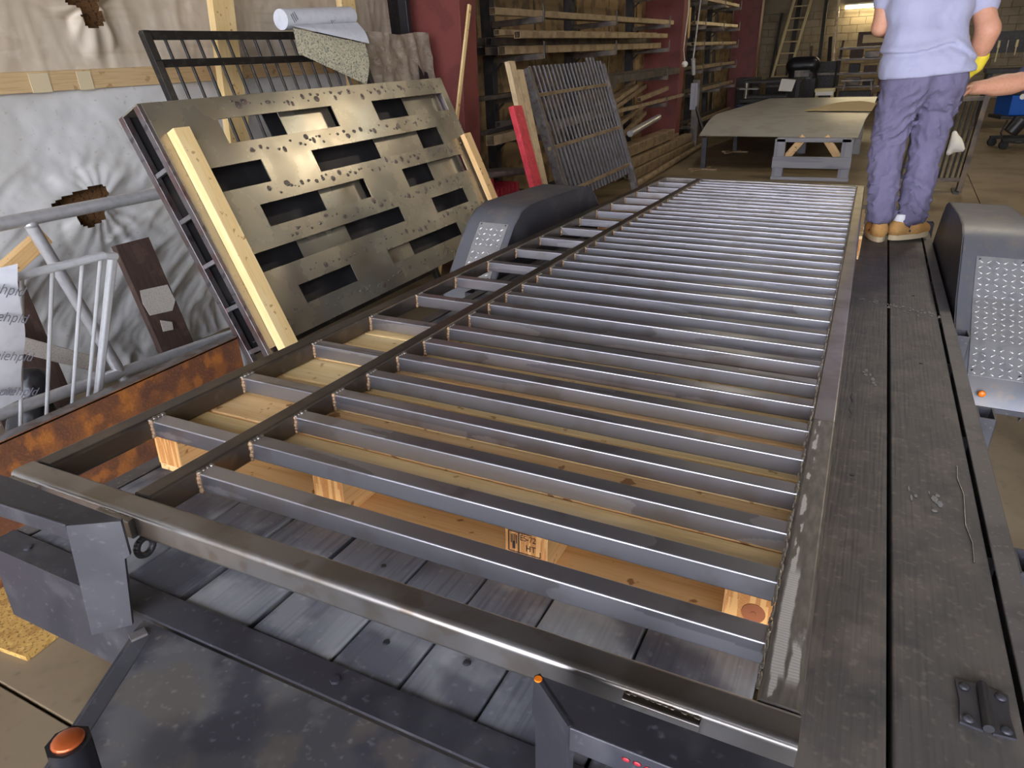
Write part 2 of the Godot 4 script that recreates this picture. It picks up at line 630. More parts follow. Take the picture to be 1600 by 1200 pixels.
	# trailer
	m = mat("deck_dusty", layered(512, 512, c8(96, 98, 104), [[grain, 0.5, 0.8, c8(66, 67, 74), 0.5], [big, 0.4, 0.66, c8(150, 151, 150), 0.7], [n1, 0.48, 0.72, c8(60, 61, 70), 0.65], [n4, 0.56, 0.8, c8(160, 160, 156), 0.4], [n3, 0.72, 0.9, c8(170, 170, 168), 0.3]]), 0.62, 0.0, 0.8)
	relief(m, grain, 512, 512, 0.4)
	m = mat("deck_worn", layered(512, 512, c8(84, 80, 76), [[grain, 0.5, 0.85, c8(64, 61, 58), 0.3], [n1, 0.48, 0.75, c8(104, 96, 88), 0.55], [big, 0.5, 0.8, c8(70, 68, 68), 0.6], [n4, 0.54, 0.8, c8(118, 107, 96), 0.4], [n3, 0.62, 0.85, c8(138, 128, 116), 0.4], [n2, 0.62, 0.85, c8(58, 56, 55), 0.4]]), 0.54, 0.0, 0.9)
	relief(m, grain, 512, 512, 0.4)
	m = mat("trailer_black", layered(512, 512, c8(48, 47, 52), [[big, 0.42, 0.75, c8(70, 70, 73), 0.6], [n1, 0.52, 0.75, c8(36, 36, 42), 0.6], [n4, 0.6, 0.85, c8(88, 87, 87), 0.3], [n3, 0.72, 0.9, c8(140, 140, 140), 0.35]]), 0.45, 0.0, 1.0, true)
	m = mat("tongue_plate", layered(512, 512, c8(66, 65, 67), [[big, 0.42, 0.7, c8(100, 99, 98), 0.7], [n1, 0.5, 0.75, c8(46, 46, 54), 0.7], [n4, 0.5, 0.75, c8(98, 88, 76), 0.5], [n2, 0.6, 0.85, c8(112, 110, 108), 0.35], [n3, 0.7, 0.9, c8(150, 148, 144), 0.4]]), 0.6, 0.0, 1.1, true)
	mat("fender_grey", layered(512, 512, c8(98, 99, 104), [[n1, 0.45, 0.75, c8(120, 116, 112), 0.7], [n2, 0.68, 0.8, c8(140, 118, 98), 0.5]]), 0.45, 0.15, 1.3, true)
	mat("edge_steel", layered(512, 512, c8(98, 93, 90), [[n1, 0.5, 0.75, c8(80, 76, 74), 0.7], [n3, 0.72, 0.82, c8(150, 146, 140), 0.4]]), 0.5, 0.1, 1.3, true)
	mat("tread_plate", layered(512, 512, c8(206, 206, 206), [[n2, 0.5, 0.8, c8(176, 178, 182), 0.6]]), 0.4, 0.75, 2.0, true)
	mat("smear", c8(140, 138, 132), 0.8)
	mat("rubber", layered(512, 512, c8(30, 30, 32), [[n2, 0.5, 0.8, c8(44, 43, 42), 0.7]]), 0.8, 0.0, 2.0, true)
	mat("lamp_orange", c8(226, 120, 30), 0.3)
	mat("knob_black", c8(30, 30, 34), 0.25)
	mat("knob_cap", c8(170, 84, 40), 0.3, 0.4)
	# wood
	m = mat("pine", layered(512, 512, c8(240, 208, 146), [[grain, 0.48, 0.8, c8(222, 182, 114), 0.5], [grain2, 0.5, 0.8, c8(246, 220, 166), 0.6], [n2, 0.78, 0.86, c8(150, 102, 54), 0.6]]), 0.6, 0.0, 1.4)
	mat("pine_orange", layered(512, 512, c8(232, 190, 130), [[grain, 0.48, 0.8, c8(208, 158, 96), 0.5], [grain2, 0.5, 0.8, c8(240, 206, 150), 0.6], [n2, 0.76, 0.84, c8(132, 84, 42), 0.7]]), 0.6, 0.0, 1.4)
	mat("pine_pale", layered(512, 512, c8(214, 190, 150), [[grain, 0.45, 0.7, c8(194, 166, 122), 0.8], [n4, 0.6, 0.8, c8(178, 152, 118), 0.6]]), 0.65, 0.0, 1.4)
	mat("pallet_brown", layered(512, 512, c8(164, 116, 68), [[grain, 0.45, 0.72, c8(132, 88, 46), 0.8], [n4, 0.55, 0.78, c8(120, 80, 46), 0.6], [n3, 0.65, 0.8, c8(196, 150, 100), 0.5]]), 0.7, 0.0, 1.4)
	mat("end_grain", layered(512, 512, c8(216, 164, 98), [[grain2, 0.48, 0.62, c8(176, 112, 52), 0.8], [n3, 0.6, 0.8, c8(226, 184, 124), 0.5]]), 0.65, 0.0, 8.0)
	mat("knot", c8(146, 84, 46), 0.6)
	mat("ink", c8(42, 30, 24), 0.7)
	mat("dark_board", layered(512, 512, c8(86, 66, 56), [[grain, 0.45, 0.7, c8(66, 50, 44), 0.8], [n4, 0.6, 0.8, c8(104, 84, 72), 0.6]]), 0.7, 0.0, 1.4)
	mat("label_white", layered(512, 512, c8(206, 198, 186), [[n3, 0.5, 0.7, c8(180, 166, 150), 0.7]]), 0.8, 0.0, 2.0, true)
	mat("red_paint", layered(512, 512, c8(214, 66, 76), [[n4, 0.5, 0.8, c8(190, 48, 60), 0.7], [n2, 0.72, 0.82, c8(232, 120, 116), 0.6]]), 0.55, 0.0, 1.5)
	mat("red_enamel", c8(150, 36, 46), 0.4)
	mat("plywood", layered(512, 512, c8(160, 134, 94), [[grain2, 0.45, 0.75, c8(138, 112, 74), 0.6], [n4, 0.5, 0.8, c8(98, 78, 54), 0.7]]), 0.75, 0.0, 0.6, true)
	m = mat("osb", layered(512, 512, c8(190, 150, 78), [[dots, 0.3, 0.9, c8(214, 176, 98), 0.8], [n3, 0.6, 0.75, c8(104, 76, 40), 0.8], [n4, 0.56, 0.8, c8(150, 110, 54), 0.6]]), 0.8, 0.0, 1.6, true)
	# building
	m = mat("film_upper", layered(512, 512, c8(206, 193, 172), [[n1, 0.5, 0.75, c8(190, 174, 150), 0.7], [n4, 0.62, 0.8, c8(218, 206, 188), 0.6], [grain2, 0.7, 0.85, c8(176, 156, 126), 0.4]]), 0.42, 0.0, 0.7)
	m = mat("film_lower", layered(512, 512, c8(208, 207, 203), [[n1, 0.5, 0.85, c8(192, 190, 182), 0.6], [n3, 0.74, 0.9, c8(150, 136, 106), 0.35]]), 0.4, 0.0, 0.5)
	mat("girt_wood", layered(512, 512, c8(206, 176, 130), [[grain, 0.5, 0.75, c8(188, 156, 108), 0.7], [n2, 0.72, 0.82, c8(150, 116, 76), 0.6]]), 0.6, 0.0, 1.0)
	mat("tape", c8(214, 198, 160), 0.4)
	mat("insulation", layered(512, 512, c8(106, 74, 42), [[n3, 0.45, 0.7, c8(150, 108, 62), 0.8], [n2, 0.55, 0.75, c8(62, 42, 26), 0.8]]), 0.95, 0.0, 3.0, true)
	mat("red_iron", layered(512, 512, c8(124, 62, 56), [[n1, 0.5, 0.75, c8(104, 50, 44), 0.6], [n3, 0.7, 0.85, c8(146, 88, 80), 0.4]]), 0.55, 0.0, 0.8, true)
	m = mat("concrete", layered(512, 512, c8(126, 110, 84), [[big, 0.45, 0.75, c8(104, 88, 62), 0.7], [n1, 0.5, 0.8, c8(142, 127, 102), 0.5], [n4, 0.58, 0.85, c8(92, 78, 56), 0.5], [n3, 0.72, 0.9, c8(78, 68, 54), 0.35]]), 0.5, 0.0, 0.3, true)
	mat("block_wall", layered(512, 512, c8(160, 146, 122), [[n1, 0.5, 0.75, c8(140, 126, 104), 0.7], [n3, 0.66, 0.8, c8(176, 162, 140), 0.4]]), 0.85, 0.0, 0.5, true)
	mat("white_metal", c8(196, 194, 188), 0.6, 0.0)
	mat("roof_dark", c8(74, 72, 70), 0.8, 0.0)
	mat("grey_metal", c8(120, 118, 114), 0.6, 0.1)
	mat("brown_sheet", layered(512, 512, c8(160, 146, 130), [[n1, 0.5, 0.75, c8(138, 122, 106), 0.8], [n4, 0.6, 0.8, c8(184, 172, 158), 0.6], [n2, 0.7, 0.8, c8(112, 96, 80), 0.5]]), 0.45, 0.0, 2.0)
	m = mat("speckled_vinyl", layered(512, 512, c8(208, 200, 170), [[n2, 0.52, 0.62, c8(178, 176, 150), 0.7], [n3, 0.60, 0.66, c8(78, 84, 82), 0.85]]), 0.5, 0.0, 1.3, true)
	mat("vinyl_back", layered(512, 512, c8(222, 225, 232), [[n4, 0.55, 0.8, c8(208, 211, 220), 0.7]]), 0.5, 0.0, 2.0, true)
	mat("print_grey", c8(104, 104, 112), 0.6)
	mat("black_plastic", c8(34, 33, 36), 0.35)
	mat("cardboard", c8(206, 184, 140), 0.8)
	mat("table_sheet", layered(512, 512, c8(204, 201, 193), [[n1, 0.5, 0.75, c8(184, 179, 168), 0.6], [n4, 0.6, 0.8, c8(214, 211, 204), 0.5]]), 0.38, 0.35, 0.5, true)
	mat("grey_timber", layered(512, 512, c8(146, 145, 150), [[grain2, 0.5, 0.75, c8(124, 123, 130), 0.7]]), 0.6, 0.0, 1.0)
	mat("yellow_wood", c8(206, 190, 144), 0.6)
	mat("machine_dark", layered(512, 512, c8(46, 45, 46), [[n2, 0.5, 0.75, c8(74, 68, 62), 0.7], [n3, 0.68, 0.8, c8(100, 94, 86), 0.4]]), 0.6, 0.2, 1.5, true)
	mat("paper", c8(226, 222, 212), 0.8)
	mat("blue_enamel", c8(26, 84, 170), 0.35)
	mat("drum_blue", c8(38, 44, 84), 0.5)
	mat("tool_metal", c8(130, 124, 112), 0.4, 0.7)
	mat("rope", c8(190, 160, 100), 0.8)
	# people
	m = mat("shirt", layered(512, 512, c8(172, 173, 198), [[n1, 0.5, 0.8, c8(160, 161, 188), 0.6], [n3, 0.5, 0.8, c8(178, 179, 202), 0.4]]), 0.9, 0.0, 2.0, true)
	m.rim_enabled = true
	m.rim = 0.2
	mat("trousers", layered(512, 512, c8(110, 104, 130), [[n1, 0.5, 0.8, c8(98, 93, 118), 0.6], [n3, 0.5, 0.8, c8(116, 110, 136), 0.4]]), 0.88, 0.0, 2.0, true)
	m = mat("skin", layered(512, 512, c8(208, 152, 122), [[n2, 0.5, 0.8, c8(196, 134, 106), 0.6], [n3, 0.6, 0.8, c8(216, 164, 134), 0.4]]), 0.55, 0.0, 4.0, true)
	m.subsurf_scatter_enabled = true
	m.subsurf_scatter_strength = 0.1
	mat("hair", c8(60, 44, 34), 0.7)
	mat("glove_yellow", c8(232, 208, 56), 0.7)
	mat("suede_tan", layered(512, 512, c8(198, 150, 88), [[n2, 0.5, 0.8, c8(176, 128, 70), 0.7]]), 0.85, 0.0, 6.0, true)
	mat("sole", c8(214, 194, 156), 0.8)
	mat("sock", c8(232, 232, 232), 0.9)
	mat("navy_shirt", layered(512, 512, c8(92, 94, 122), [[n1, 0.5, 0.8, c8(82, 84, 110), 0.6]]), 0.9, 0.0, 2.0, true)
	mat("work_trousers", c8(62, 62, 74), 0.9)
	var glow := mat("tube_light", c8(255, 244, 214), 0.4)
	glow.emission_enabled = true
	glow.emission = c8(255, 236, 190)
	glow.emission_energy_multiplier = 6.0
	glow = mat("lamp_glow", c8(255, 248, 235), 0.4)
	glow.emission_enabled = true
	glow.emission = c8(255, 240, 214)
	glow.emission_energy_multiplier = 14.0

func setting() -> void:
	# floor of cast slabs with open joints
	var fl := struct("floor")
	var xs := [-4.2, 0.93, 3.9, 7.2]
	var zs := [4.3, 2.38, -0.62, -3.62, -6.62, -9.62, -12.62, -15.62, -18.62, -21.62, -24.4]
	for i in xs.size() - 1:
		for j in zs.size() - 1:
			var mb := MB.new()
			mb.box(Vector3((xs[i] + xs[i + 1]) * 0.5, -0.06, (zs[j] + zs[j + 1]) * 0.5), Vector3(xs[i + 1] - xs[i] - 0.008, 0.12, absf(zs[j + 1] - zs[j]) - 0.008), 0.004)
			part(fl, "slab", mb, M.concrete)
	var sub := MB.new()
	sub.box(Vector3(1.5, -0.16, -10), Vector3(11.6, 0.06, 29), 0.001)
	part(fl, "subgrade", sub, M.dark_board)
	# left wall: boards behind, insulation, plastic film, timber girt
	var wl := struct("wall_left")
	var mb := MB.new()
	mb.box(Vector3(-4.02, 2.5, -10), Vector3(0.12, 5.2, 28.8), 0.001)
	part(wl, "sheathing", mb, M.grey_metal)
	mb = MB.new()
	mb.box(Vector3(-3.945, 2.5, -0.8), Vector3(0.03, 5.0, 9.2), 0.001)
	part(wl, "insulation", mb, M.insulation)
	var fold := FastNoiseLite.new()
	fold.seed = 11
	fold.frequency = 1.0
	fold.fractal_type = FastNoiseLite.FRACTAL_RIDGED
	fold.fractal_octaves = 3
	var soft := FastNoiseLite.new()
	soft.seed = 12
	soft.frequency = 1.0
	var tear := func(z: float, y: float, cz: float, cy: float, rz: float, ry: float) -> float:   # below 1 inside the ragged hole
		var a := atan2((y - cy) / ry, (z - cz) / rz)
		return Vector2((z - cz) / rz, (y - cy) / ry).length() / (0.75 + 0.22 * sin(a * 3.0 + 0.6) + 0.10 * sin(a * 5.0 + 1.0))
	var upper := func(u: float, w: float) -> Vector3:
		var z := lerpf(0.0, -5.42, u)
		var y := lerpf(1.60, 2.75, w)
		var x := -3.885 + 0.020 * soft.get_noise_2d(z * 0.9, y * 0.9) + 0.011 * fold.get_noise_2d(z * 2.6, y * 0.7)
		var t: float = tear.call(z, y, -2.70, 1.97, 0.13, 0.15)
		if t < 3.0:
			x += 0.05 * maxf(0.0, 1.0 - absf(t - 1.0) * 0.9) + 0.012 * sin(atan2(y - 1.97, z + 2.70) * 11.0) * maxf(0.0, 1.0 - absf(t - 1.6))
		return Vector3(x, y, z)
	var upper_hole := func(u: float, w: float) -> bool:
		return tear.call(lerpf(0.0, -5.42, u), lerpf(1.60, 2.75, w), -2.70, 1.97, 0.13, 0.15) < 1.0
	mb = MB.new()
	mb.sheet(420, 110, upper, upper_hole)
	part(wl, "film", mb, M.film_upper, "yellowed plastic film with a torn hole, over insulation")
	var lower := func(u: float, w: float) -> Vector3:
		var z := lerpf(0.0, -5.42, u)
		var y := lerpf(0.0, 1.60, w)
		var low := clampf(1.2 - y, 0.0, 1.0)
		var x := -3.875 + 0.025 * soft.get_noise_2d(z * 0.8 + 9.0, y * 0.8) + (0.008 + 0.022 * low) * fold.get_noise_2d(z * (1.5 + low) + 3.0, y * 1.6)
		var t: float = tear.call(z, y, -2.37, 0.98, 0.17, 0.13)
		if t < 3.4:
			x += 0.03 * maxf(0.0, 1.0 - absf(t - 1.0) * 0.8) + 0.004 * sin(atan2(y - 0.98, z + 2.37) * 7.0 + 3.0 * soft.get_noise_2d(z * 5.0, y * 5.0)) * maxf(0.0, 1.0 - absf(t - 2.0) * 0.6)
		var rad := Vector2(z + 2.62, y - 0.86).length()
		if rad < 0.45:
			x += 0.008 * sin(atan2(y - 0.98, z + 2.44) * 17.0 + 2.0 * soft.get_noise_2d(z * 4.0, y * 4.0)) * (1.0 - rad / 0.45)
		return Vector3(x, y, z)
	var lower_hole := func(u: float, w: float) -> bool:
		return tear.call(lerpf(0.0, -5.42, u), lerpf(0.0, 1.60, w), -2.37, 0.98, 0.17, 0.13) < 1.0
	mb = MB.new()
	mb.sheet(420, 130, lower, lower_hole)
	part(wl, "film", mb, M.film_lower, "white plastic film, torn and dirty near the floor")
	mb = MB.new()
	mb.box(Vector3(-3.885, 2.4, 2.0), Vector3(0.03, 4.8, 4.0), 0.001)
	part(wl, "film", mb, M.film_lower)
	mb = MB.new()
	mb.box(Vector3(-3.885, 3.9, -2.7), Vector3(0.03, 2.3, 5.42), 0.001)
	part(wl, "film", mb, M.film_upper)
	mb = MB.new()
	mb.bar(Vector3(-3.865, 1.592, 0.0), Vector3(-3.865, 1.606, -5.42), 0.03, 0.096, 0.003)
	part(wl, "girt", mb, M.girt_wood, "horizontal timber girt between the two films")
	for q in [[-2.34, 0.10], [-2.58, 0.08]]:
		mb = MB.new()
		mb.box(Vector3(-3.848, 1.592, q[0]), Vector3(0.003, 0.09, q[1]), 0.001)
		part(wl, "tape", mb, M.tape)
	mb = MB.new()
	mb.box(Vector3(-3.93, 2.4, -14.6), Vector3(0.03, 4.8, 18.2), 0.001)
	part(wl, "liner", mb, M.machine_dark)
	var py := [0.1, 1.25, 2.4]
	for j in 6:
		for k in 3:
			mb = MB.new()
			mb.box(Vector3(-3.905, py[k] + 0.55, -6.4 - j * 1.26), Vector3(0.018, 1.1, 1.2), 0.002)
			part(wl, "plywood_panel", mb, M.plywood)
	for j in 4:
		for k in 3:
			mb = MB.new()
			mb.box(Vector3(-3.905, py[k] + 0.55, -15.0 - j * 1.9), Vector3(0.018, 1.05, 1.5), 0.002)
			part(wl, "plywood_panel", mb, M.plywood)
	# the other walls and the roof
	var wr := struct("wall_right")
	mb = MB.new()
	mb.box(Vector3(7.2, 2.5, -10), Vector3(0.15, 5.2, 28.8), 0.001)
	part(wr, "sheathing", mb, M.block_wall)
	var wb := struct("wall_back")
	var row := 0
	mb = MB.new()
	mb.box(Vector3(1.5, 2.5, -24.42), Vector3(11.4, 5.2, 0.1), 0.001)
	part(wb, "mortar_bed", mb, M.grey_metal)
	for j in 12:
		for i in 29:
			mb = MB.new()
			var x0 := -3.95 + i * 0.4 - (0.2 if j % 2 else 0.0)
			mb.box(Vector3(x0 + 0.2, 0.1 + j * 0.2 + 0.002, -24.34), Vector3(0.392, 0.192, 0.1), 0.004, float(i * 7 + j * 3))
			var b := part(wb, "block", mb, M.block_wall)
	mb = MB.new()
	mb.box(Vector3(1.5, 3.75, -24.34), Vector3(11.4, 2.68, 0.1), 0.002)
	part(wb, "upper_wall", mb, M.block_wall)
	var wf := struct("wall_front")
	for q in [[-3.4, 2.5, 1.6, 5.2], [6.2, 2.5, 2.0, 5.2], [1.35, 4.75, 7.9, 0.8]]:
		mb = MB.new()
		mb.box(Vector3(q[0], q[1], 4.3), Vector3(q[2], q[3], 0.15), 0.001)
		part(wf, "sheathing", mb, M.film_upper)
	var ce := struct("ceiling")
	mb = MB.new()
	mb.box(Vector3(1.5, 5.15, -10), Vector3(11.6, 0.12, 29), 0.001)
	part(ce, "roof_sheet", mb, M.roof_dark)
	for j in 9:
		mb = MB.new()
		mb.bar(Vector3(-3.9, 4.98, 3.0 - j * 3.2), Vector3(7.1, 4.98, 3.0 - j * 3.2), 0.07, 0.2, 0.004)
		part(ce, "purlin", mb, M.red_iron)
	# ground outside the open door
	var out := struct("apron")
	mb = MB.new()
	mb.box(Vector3(1.5, -0.08, 11.4), Vector3(26, 0.1, 14.0), 0.001)
	part(out, "apron_slab", mb, M.white_metal)
	# red iron columns against the left wall
	for c in [[-5.60, 0.62, 0.26], [-12.55, 0.62, 0.3], [-19.7, 0.62, 0.3]]:
		var col := struct("steel_column")
		var z: float = c[0]
		mb = MB.new()
		mb.prism(Vector3(0, 0, z), Vector3.RIGHT, Vector3.UP, [Vector2(-3.9, 0.0), Vector2(-3.30, 0.0), Vector2(-3.16, 4.9), Vector2(-3.9, 4.9)], 0.012)
		part(col, "web", mb, M.red_iron)
		mb = MB.new()
		mb.bar(Vector3(-3.295, 0.0, z), Vector3(-3.155, 4.9, z), 0.014, c[2], 0.003, Vector3.BACK)
		part(col, "flange", mb, M.red_iron)
		mb = MB.new()
		mb.box(Vector3(-3.6, 0.01, z), Vector3(0.66, 0.02, c[2] + 0.06), 0.002)
		part(col, "base_plate", mb, M.red_iron)

func high_bay_lamps() -> void:
	# round high-bay lamps hung in threes from the roof
	var spots := [[1.32, 4.55, -8.15], [1.32, 4.55, -8.63], [1.32, 4.55, -9.15], [4.6, 4.55, -8.6], [4.6, 4.55, -2.0], [1.32, 4.55, -15.6], [4.6, 4.55, -15.6], [-1.8, 4.55, -12.5], [0.6, 4.55, -20.5]]
	var places := ["first of three beside the purlin", "middle of three beside the purlin", "last of three beside the purlin", "over the right aisle", "by the right wall near the door", "over the far table", "by the right wall far back", "over the pipe racks", "near the back wall"]
	for i in spots.size():
		var p := Vector3(spots[i][0], spots[i][1], spots[i][2])
		var l := thing("high_bay_lamp", "round white ceiling lamp " + places[i], "lamp", Transform3D(Basis(), p), "round lamps under the roof")
		var mb := MB.new()
		mb.cyl(Vector3(0, 0.02, 0), Vector3(0, 0.12, 0), 0.17, 0.08, 24)
		part(l, "housing", mb, M.white_metal)
		mb = MB.new()
		mb.cyl(Vector3(0, 0.12, 0), Vector3(0, 0.5, 0), 0.006, 0.006, 8)
		part(l, "stem", mb, M.grey_metal)
		mb = MB.new()
		mb.cyl(Vector3(0, 0.0, 0), Vector3(0, 0.02, 0), 0.15, 0.16, 24)
		part(l, "diffuser", mb, M.lamp_glow)
		var a := AreaLight3D.new()
		a.name = "glow"
		a.area_size = Vector2(0.26, 0.26)
		a.light_color = c8(255, 243, 222)
		a.light_energy = 1.0 if i < 3 else 0.95
		a.area_range = 40.0
		a.area_attenuation = 2.0
		a.shadow_enabled = true
		l.add_child(a)
		a.position = Vector3(0, -0.012, 0)
		a.rotation_degrees.x = -90

func trailer() -> void:
	var tr := thing("utility_trailer", "black flatbed utility trailer with plank deck and grey fenders", "trailer", T)
	var mb: MB
	# deck planks, front to back
	var seam := [-1.408, -1.255, -1.115, -0.975, -0.805, -0.637, -0.510, -0.376, -0.207, -0.022, 0.157, 0.330]
	for i in seam.size() - 1:
		var w: float = seam[i + 1] - seam[i]
		var xm: float = (seam[i] + seam[i + 1]) * 0.5
		var dy: float = [0.0, -0.003, 0.0, -0.002, 0.0, -0.001, -0.003, 0.0, -0.001, 0.0, -0.001][i]
		mb = MB.new()
		mb.bar(Vector3(xm, -0.019 + dy, -0.628), Vector3(xm, -0.019 + dy, -5.72), w - (0.022 if i == 3 else 0.0045 if i < 9 else 0.008), 0.038, 0.004, Vector3.UP, i * 1.37)
		part(tr, "deck_plank", mb, M.deck_worn if i >= 9 else M.deck_dusty)
	# drying cracks in the right-hand planks
	mb = MB.new()
	var cr := [[0.035, -0.83, -1.02], [0.02, -0.76, -0.86], [0.062, -1.92, -2.1], [0.30, -1.35, -1.75]]
	for q in cr:
		for k in 6:
			var z0: float = lerpf(q[1], q[2], k / 6.0)
			var z1: float = lerpf(q[1], q[2], (k + 1) / 6.0)
			mb.bar(Vector3(q[0] + 0.004 * sin(k * 2.1), 0.0006, z0), Vector3(q[0] + 0.004 * sin((k + 1) * 2.1), 0.0006, z1), 0.0022, 0.002, 0.0005)
	part(tr, "plank_crack", mb, M.knob_black)
	# screws and bolts in the planks
	mb = MB.new()
	for q in [[-0.58, -0.70], [-0.44, -0.72], [-0.30, -0.69], [-0.7, -0.86], [-0.47, -0.93], [0.08, -1.6], [0.25, -2.45], [0.25, -3.3], [-1.18, -1.0]]:
		mb.cyl(Vector3(q[0], -0.002, q[1]), Vector3(q[0], 0.001, q[1]), 0.007, 0.005, 8)
	part(tr, "screw_heads", mb, M.dark_steel).set_meta("kind", "stuff")
	# pale paint smears dragged across the right-hand planks
	mb = MB.new()
	for q in [[0.055, -3.15, 0.33, -3.02, 60], [0.2, -1.58, 0.25, -1.55, 9], [0.085, -2.3, 0.12, -2.2, 8]]:
		for k in q[4]:
			var f := rng.randf()
			mb.ball(Vector3(lerpf(q[0], q[2], f) + rng.randfn(0.0, 0.006), 0.0008, lerpf(q[1], q[3], f) + rng.randfn(0.0, 0.02)), Vector3(rng.randf_range(0.002, 0.008), 0.0007, rng.randf_range(0.004, 0.02)), 6, 3)
	part(tr, "paint_smears", mb, M.smear).set_meta("kind", "stuff")
	# steel edges
	for x in [0.3535, -1.431]:
		mb = MB.new()
		mb.bar(Vector3(x, -0.001, -0.628), Vector3(x, -0.001, -5.74), 0.04, 0.006, 0.002)
		part(tr, "edge_strip", mb, M.edge_steel)
		mb = MB.new()
		var o := 0.018 if x > 0 else -0.018
		mb.bar(Vector3(x + o, -0.07, -0.60), Vector3(x + o, -0.07, -5.74), 0.006, 0.132, 0.002)
		mb.bar(Vector3(x, -0.132, -0.60), Vector3(x, -0.132, -5.74), 0.04, 0.006, 0.002)
		part(tr, "side_channel", mb, M.trailer_black)
	mb = MB.new()
	mb.bar(Vector3(-1.45, -0.07, -5.745), Vector3(0.373, -0.07, -5.745), 0.02, 0.14, 0.003)
	part(tr, "rear_beam", mb, M.trailer_black)
	for x in [0.157, -0.022, -0.207, -0.376, -0.51, -0.637, -0.805, -0.976, -1.115, -1.255]:
		mb = MB.new()
		mb.bar(Vector3(x, -0.085, -0.62), Vector3(x, -0.085, -5.73), 0.05, 0.09, 0.003)
		part(tr, "deck_stringer", mb, M.knob_black)
	for k in 9:
		mb = MB.new()
		mb.bar(Vector3(-1.44, -0.09, -0.9 - k * 0.58), Vector3(0.36, -0.09, -0.9 - k * 0.58), 0.05, 0.09, 0.003)
		part(tr, "crossmember", mb, M.trailer_black)
	# front beam and cap strip
	mb = MB.new()
	mb.bar(Vector3(-1.45, -0.092, -0.588), Vector3(0.373, -0.092, -0.588), 0.03, 0.175, 0.004)
	part(tr, "front_beam", mb, M.trailer_black)
	mb = MB.new()
	mb.prism(Vector3(0, 0.001, 0), Vector3.RIGHT, Vector3.FORWARD, [Vector2(-1.45, 0.569), Vector2(0.373, 0.569), Vector2(0.373, 0.624), Vector2(-1.45, 0.624)], 0.006)
	part(tr, "front_strip", mb, M.trailer_black)
	mb = MB.new()
	for x in [-0.60, -1.36, 0.1]:
		mb.cyl(Vector3(x, 0.003, -0.597), Vector3(x, 0.008, -0.597), 0.009, 0.008, 6)
	part(tr, "strip_bolts", mb, M.trailer_black)
	# chequer-worn plate over the tongue, tongue beams
	mb = MB.new()
	mb.prism(Vector3(0, -0.004, 0), Vector3.RIGHT, Vector3.FORWARD, [Vector2(-0.985, 0.563), Vector2(-0.978, 0.540), Vector2(-0.62, -0.15), Vector2(-0.52, -0.35), Vector2(-0.50, -0.35), Vector2(0.05, -0.30), Vector2(0.373, 0.35), Vector2(0.373, 0.563)], 0.006)
	part(tr, "tongue_plate", mb, M.tongue_plate, "scuffed dark steel plate over the tongue")
	mb = MB.new()
	mb.bar(Vector3(-0.96, -0.006, -0.55), Vector3(-0.52, -0.006, 0.32), 0.03, 0.012, 0.003)
	part(tr, "plate_edge", mb, M.trailer_black)
	for q in [[-0.93, -0.55], [0.25, -0.12]]:
		mb = MB.new()
		mb.bar(Vector3(q[0], -0.08, -0.58), Vector3(-0.36, -0.08, 0.85), 0.05, 0.12, 0.004)
		part(tr, "tongue_beam", mb, M.trailer_black)
	mb = MB.new()
	mb.bar(Vector3(-0.965, -0.001, -0.522), Vector3(-0.955, -0.001, -0.545), 0.02, 0.01, 0.002)
	part(tr, "weld_tab", mb, M.edge_steel)
	# folded header brackets at both front corners
	for s in 2:
		var br := Node3D.new()
		br.name = "header_bracket"
		tr.add_child(br, true)
		if s == 0:
			mb = MB.new()
			mb.prism(Vector3(0, 0.200, 0), Vector3.RIGHT, Vector3.FORWARD, [Vector2(-1.40, 0.500), Vector2(-1.043, 0.520), Vector2(-0.977, 0.566), Vector2(-1.275, 0.568), Vector2(-1.40, 0.560)], 0.006)
			part(br, "shelf", mb, M.trailer_black)
			mb = MB.new()
			mb.bar(Vector3(-1.40, 0.190, -0.500), Vector3(-1.043, 0.190, -0.520), 0.006, 0.028, 0.002)
			part(br, "lip", mb, M.trailer_black)
			var ax := Vector3(0.066, 0, -0.046).normalized()
			mb = MB.new()
			mb.prism(Vector3(-1.043, 0.203, -0.520), ax, Vector3(0.06, 1, -0.06).normalized(), [Vector2(0, 0), Vector2(0.008, -0.218), Vector2(0.074, -0.205), Vector2(0.078, -0.072), Vector2(0.087, -0.066), Vector2(0.081, 0.0)], 0.008)
			part(br, "leg", mb, M.trailer_black)
		else:
			mb = MB.new()
			mb.prism(Vector3(0, 0.200, 0), Vector3.RIGHT, Vector3.FORWARD, [Vector2(-0.250, 0.565), Vector2(-0.188, 0.517), Vector2(0.10, 0.517), Vector2(0.10, 0.568)], 0.006)
			part(br, "shelf", mb, M.trailer_black)
			mb = MB.new()
			mb.bar(Vector3(-0.188, 0.186, -0.516), Vector3(0.10, 0.186, -0.516), 0.006, 0.034, 0.002)
			part(br, "lip", mb, M.trailer_black)
			mb = MB.new()
			for k in 7:
				mb.ball(Vector3(-0.125 + k * 0.012, 0.190 + 0.003 * sin(k * 3.0), -0.5125), Vector3(0.005, 0.003, 0.001), 6, 4)
			part(br, "red_paint_marks", mb, M.red_enamel)
			var ax := Vector3(-0.062, 0, -0.048).normalized()
			mb = MB.new()
			mb.prism(Vector3(-0.188, 0.203, -0.517), ax, Vector3.UP, [Vector2(0, 0), Vector2(0.0, -0.205), Vector2(0.072, -0.205), Vector2(0.075, -0.072), Vector2(0.084, -0.066), Vector2(0.0785, 0.0)], 0.008)
			part(br, "leg", mb, M.trailer_black)
			mb = MB.new()
			mb.cyl(Vector3(-0.246, 0.203, -0.559), Vector3(-0.246, 0.2045, -0.559), 0.005, 0.0045, 10)
			part(br, "orange_dot", mb, M.lamp_orange)
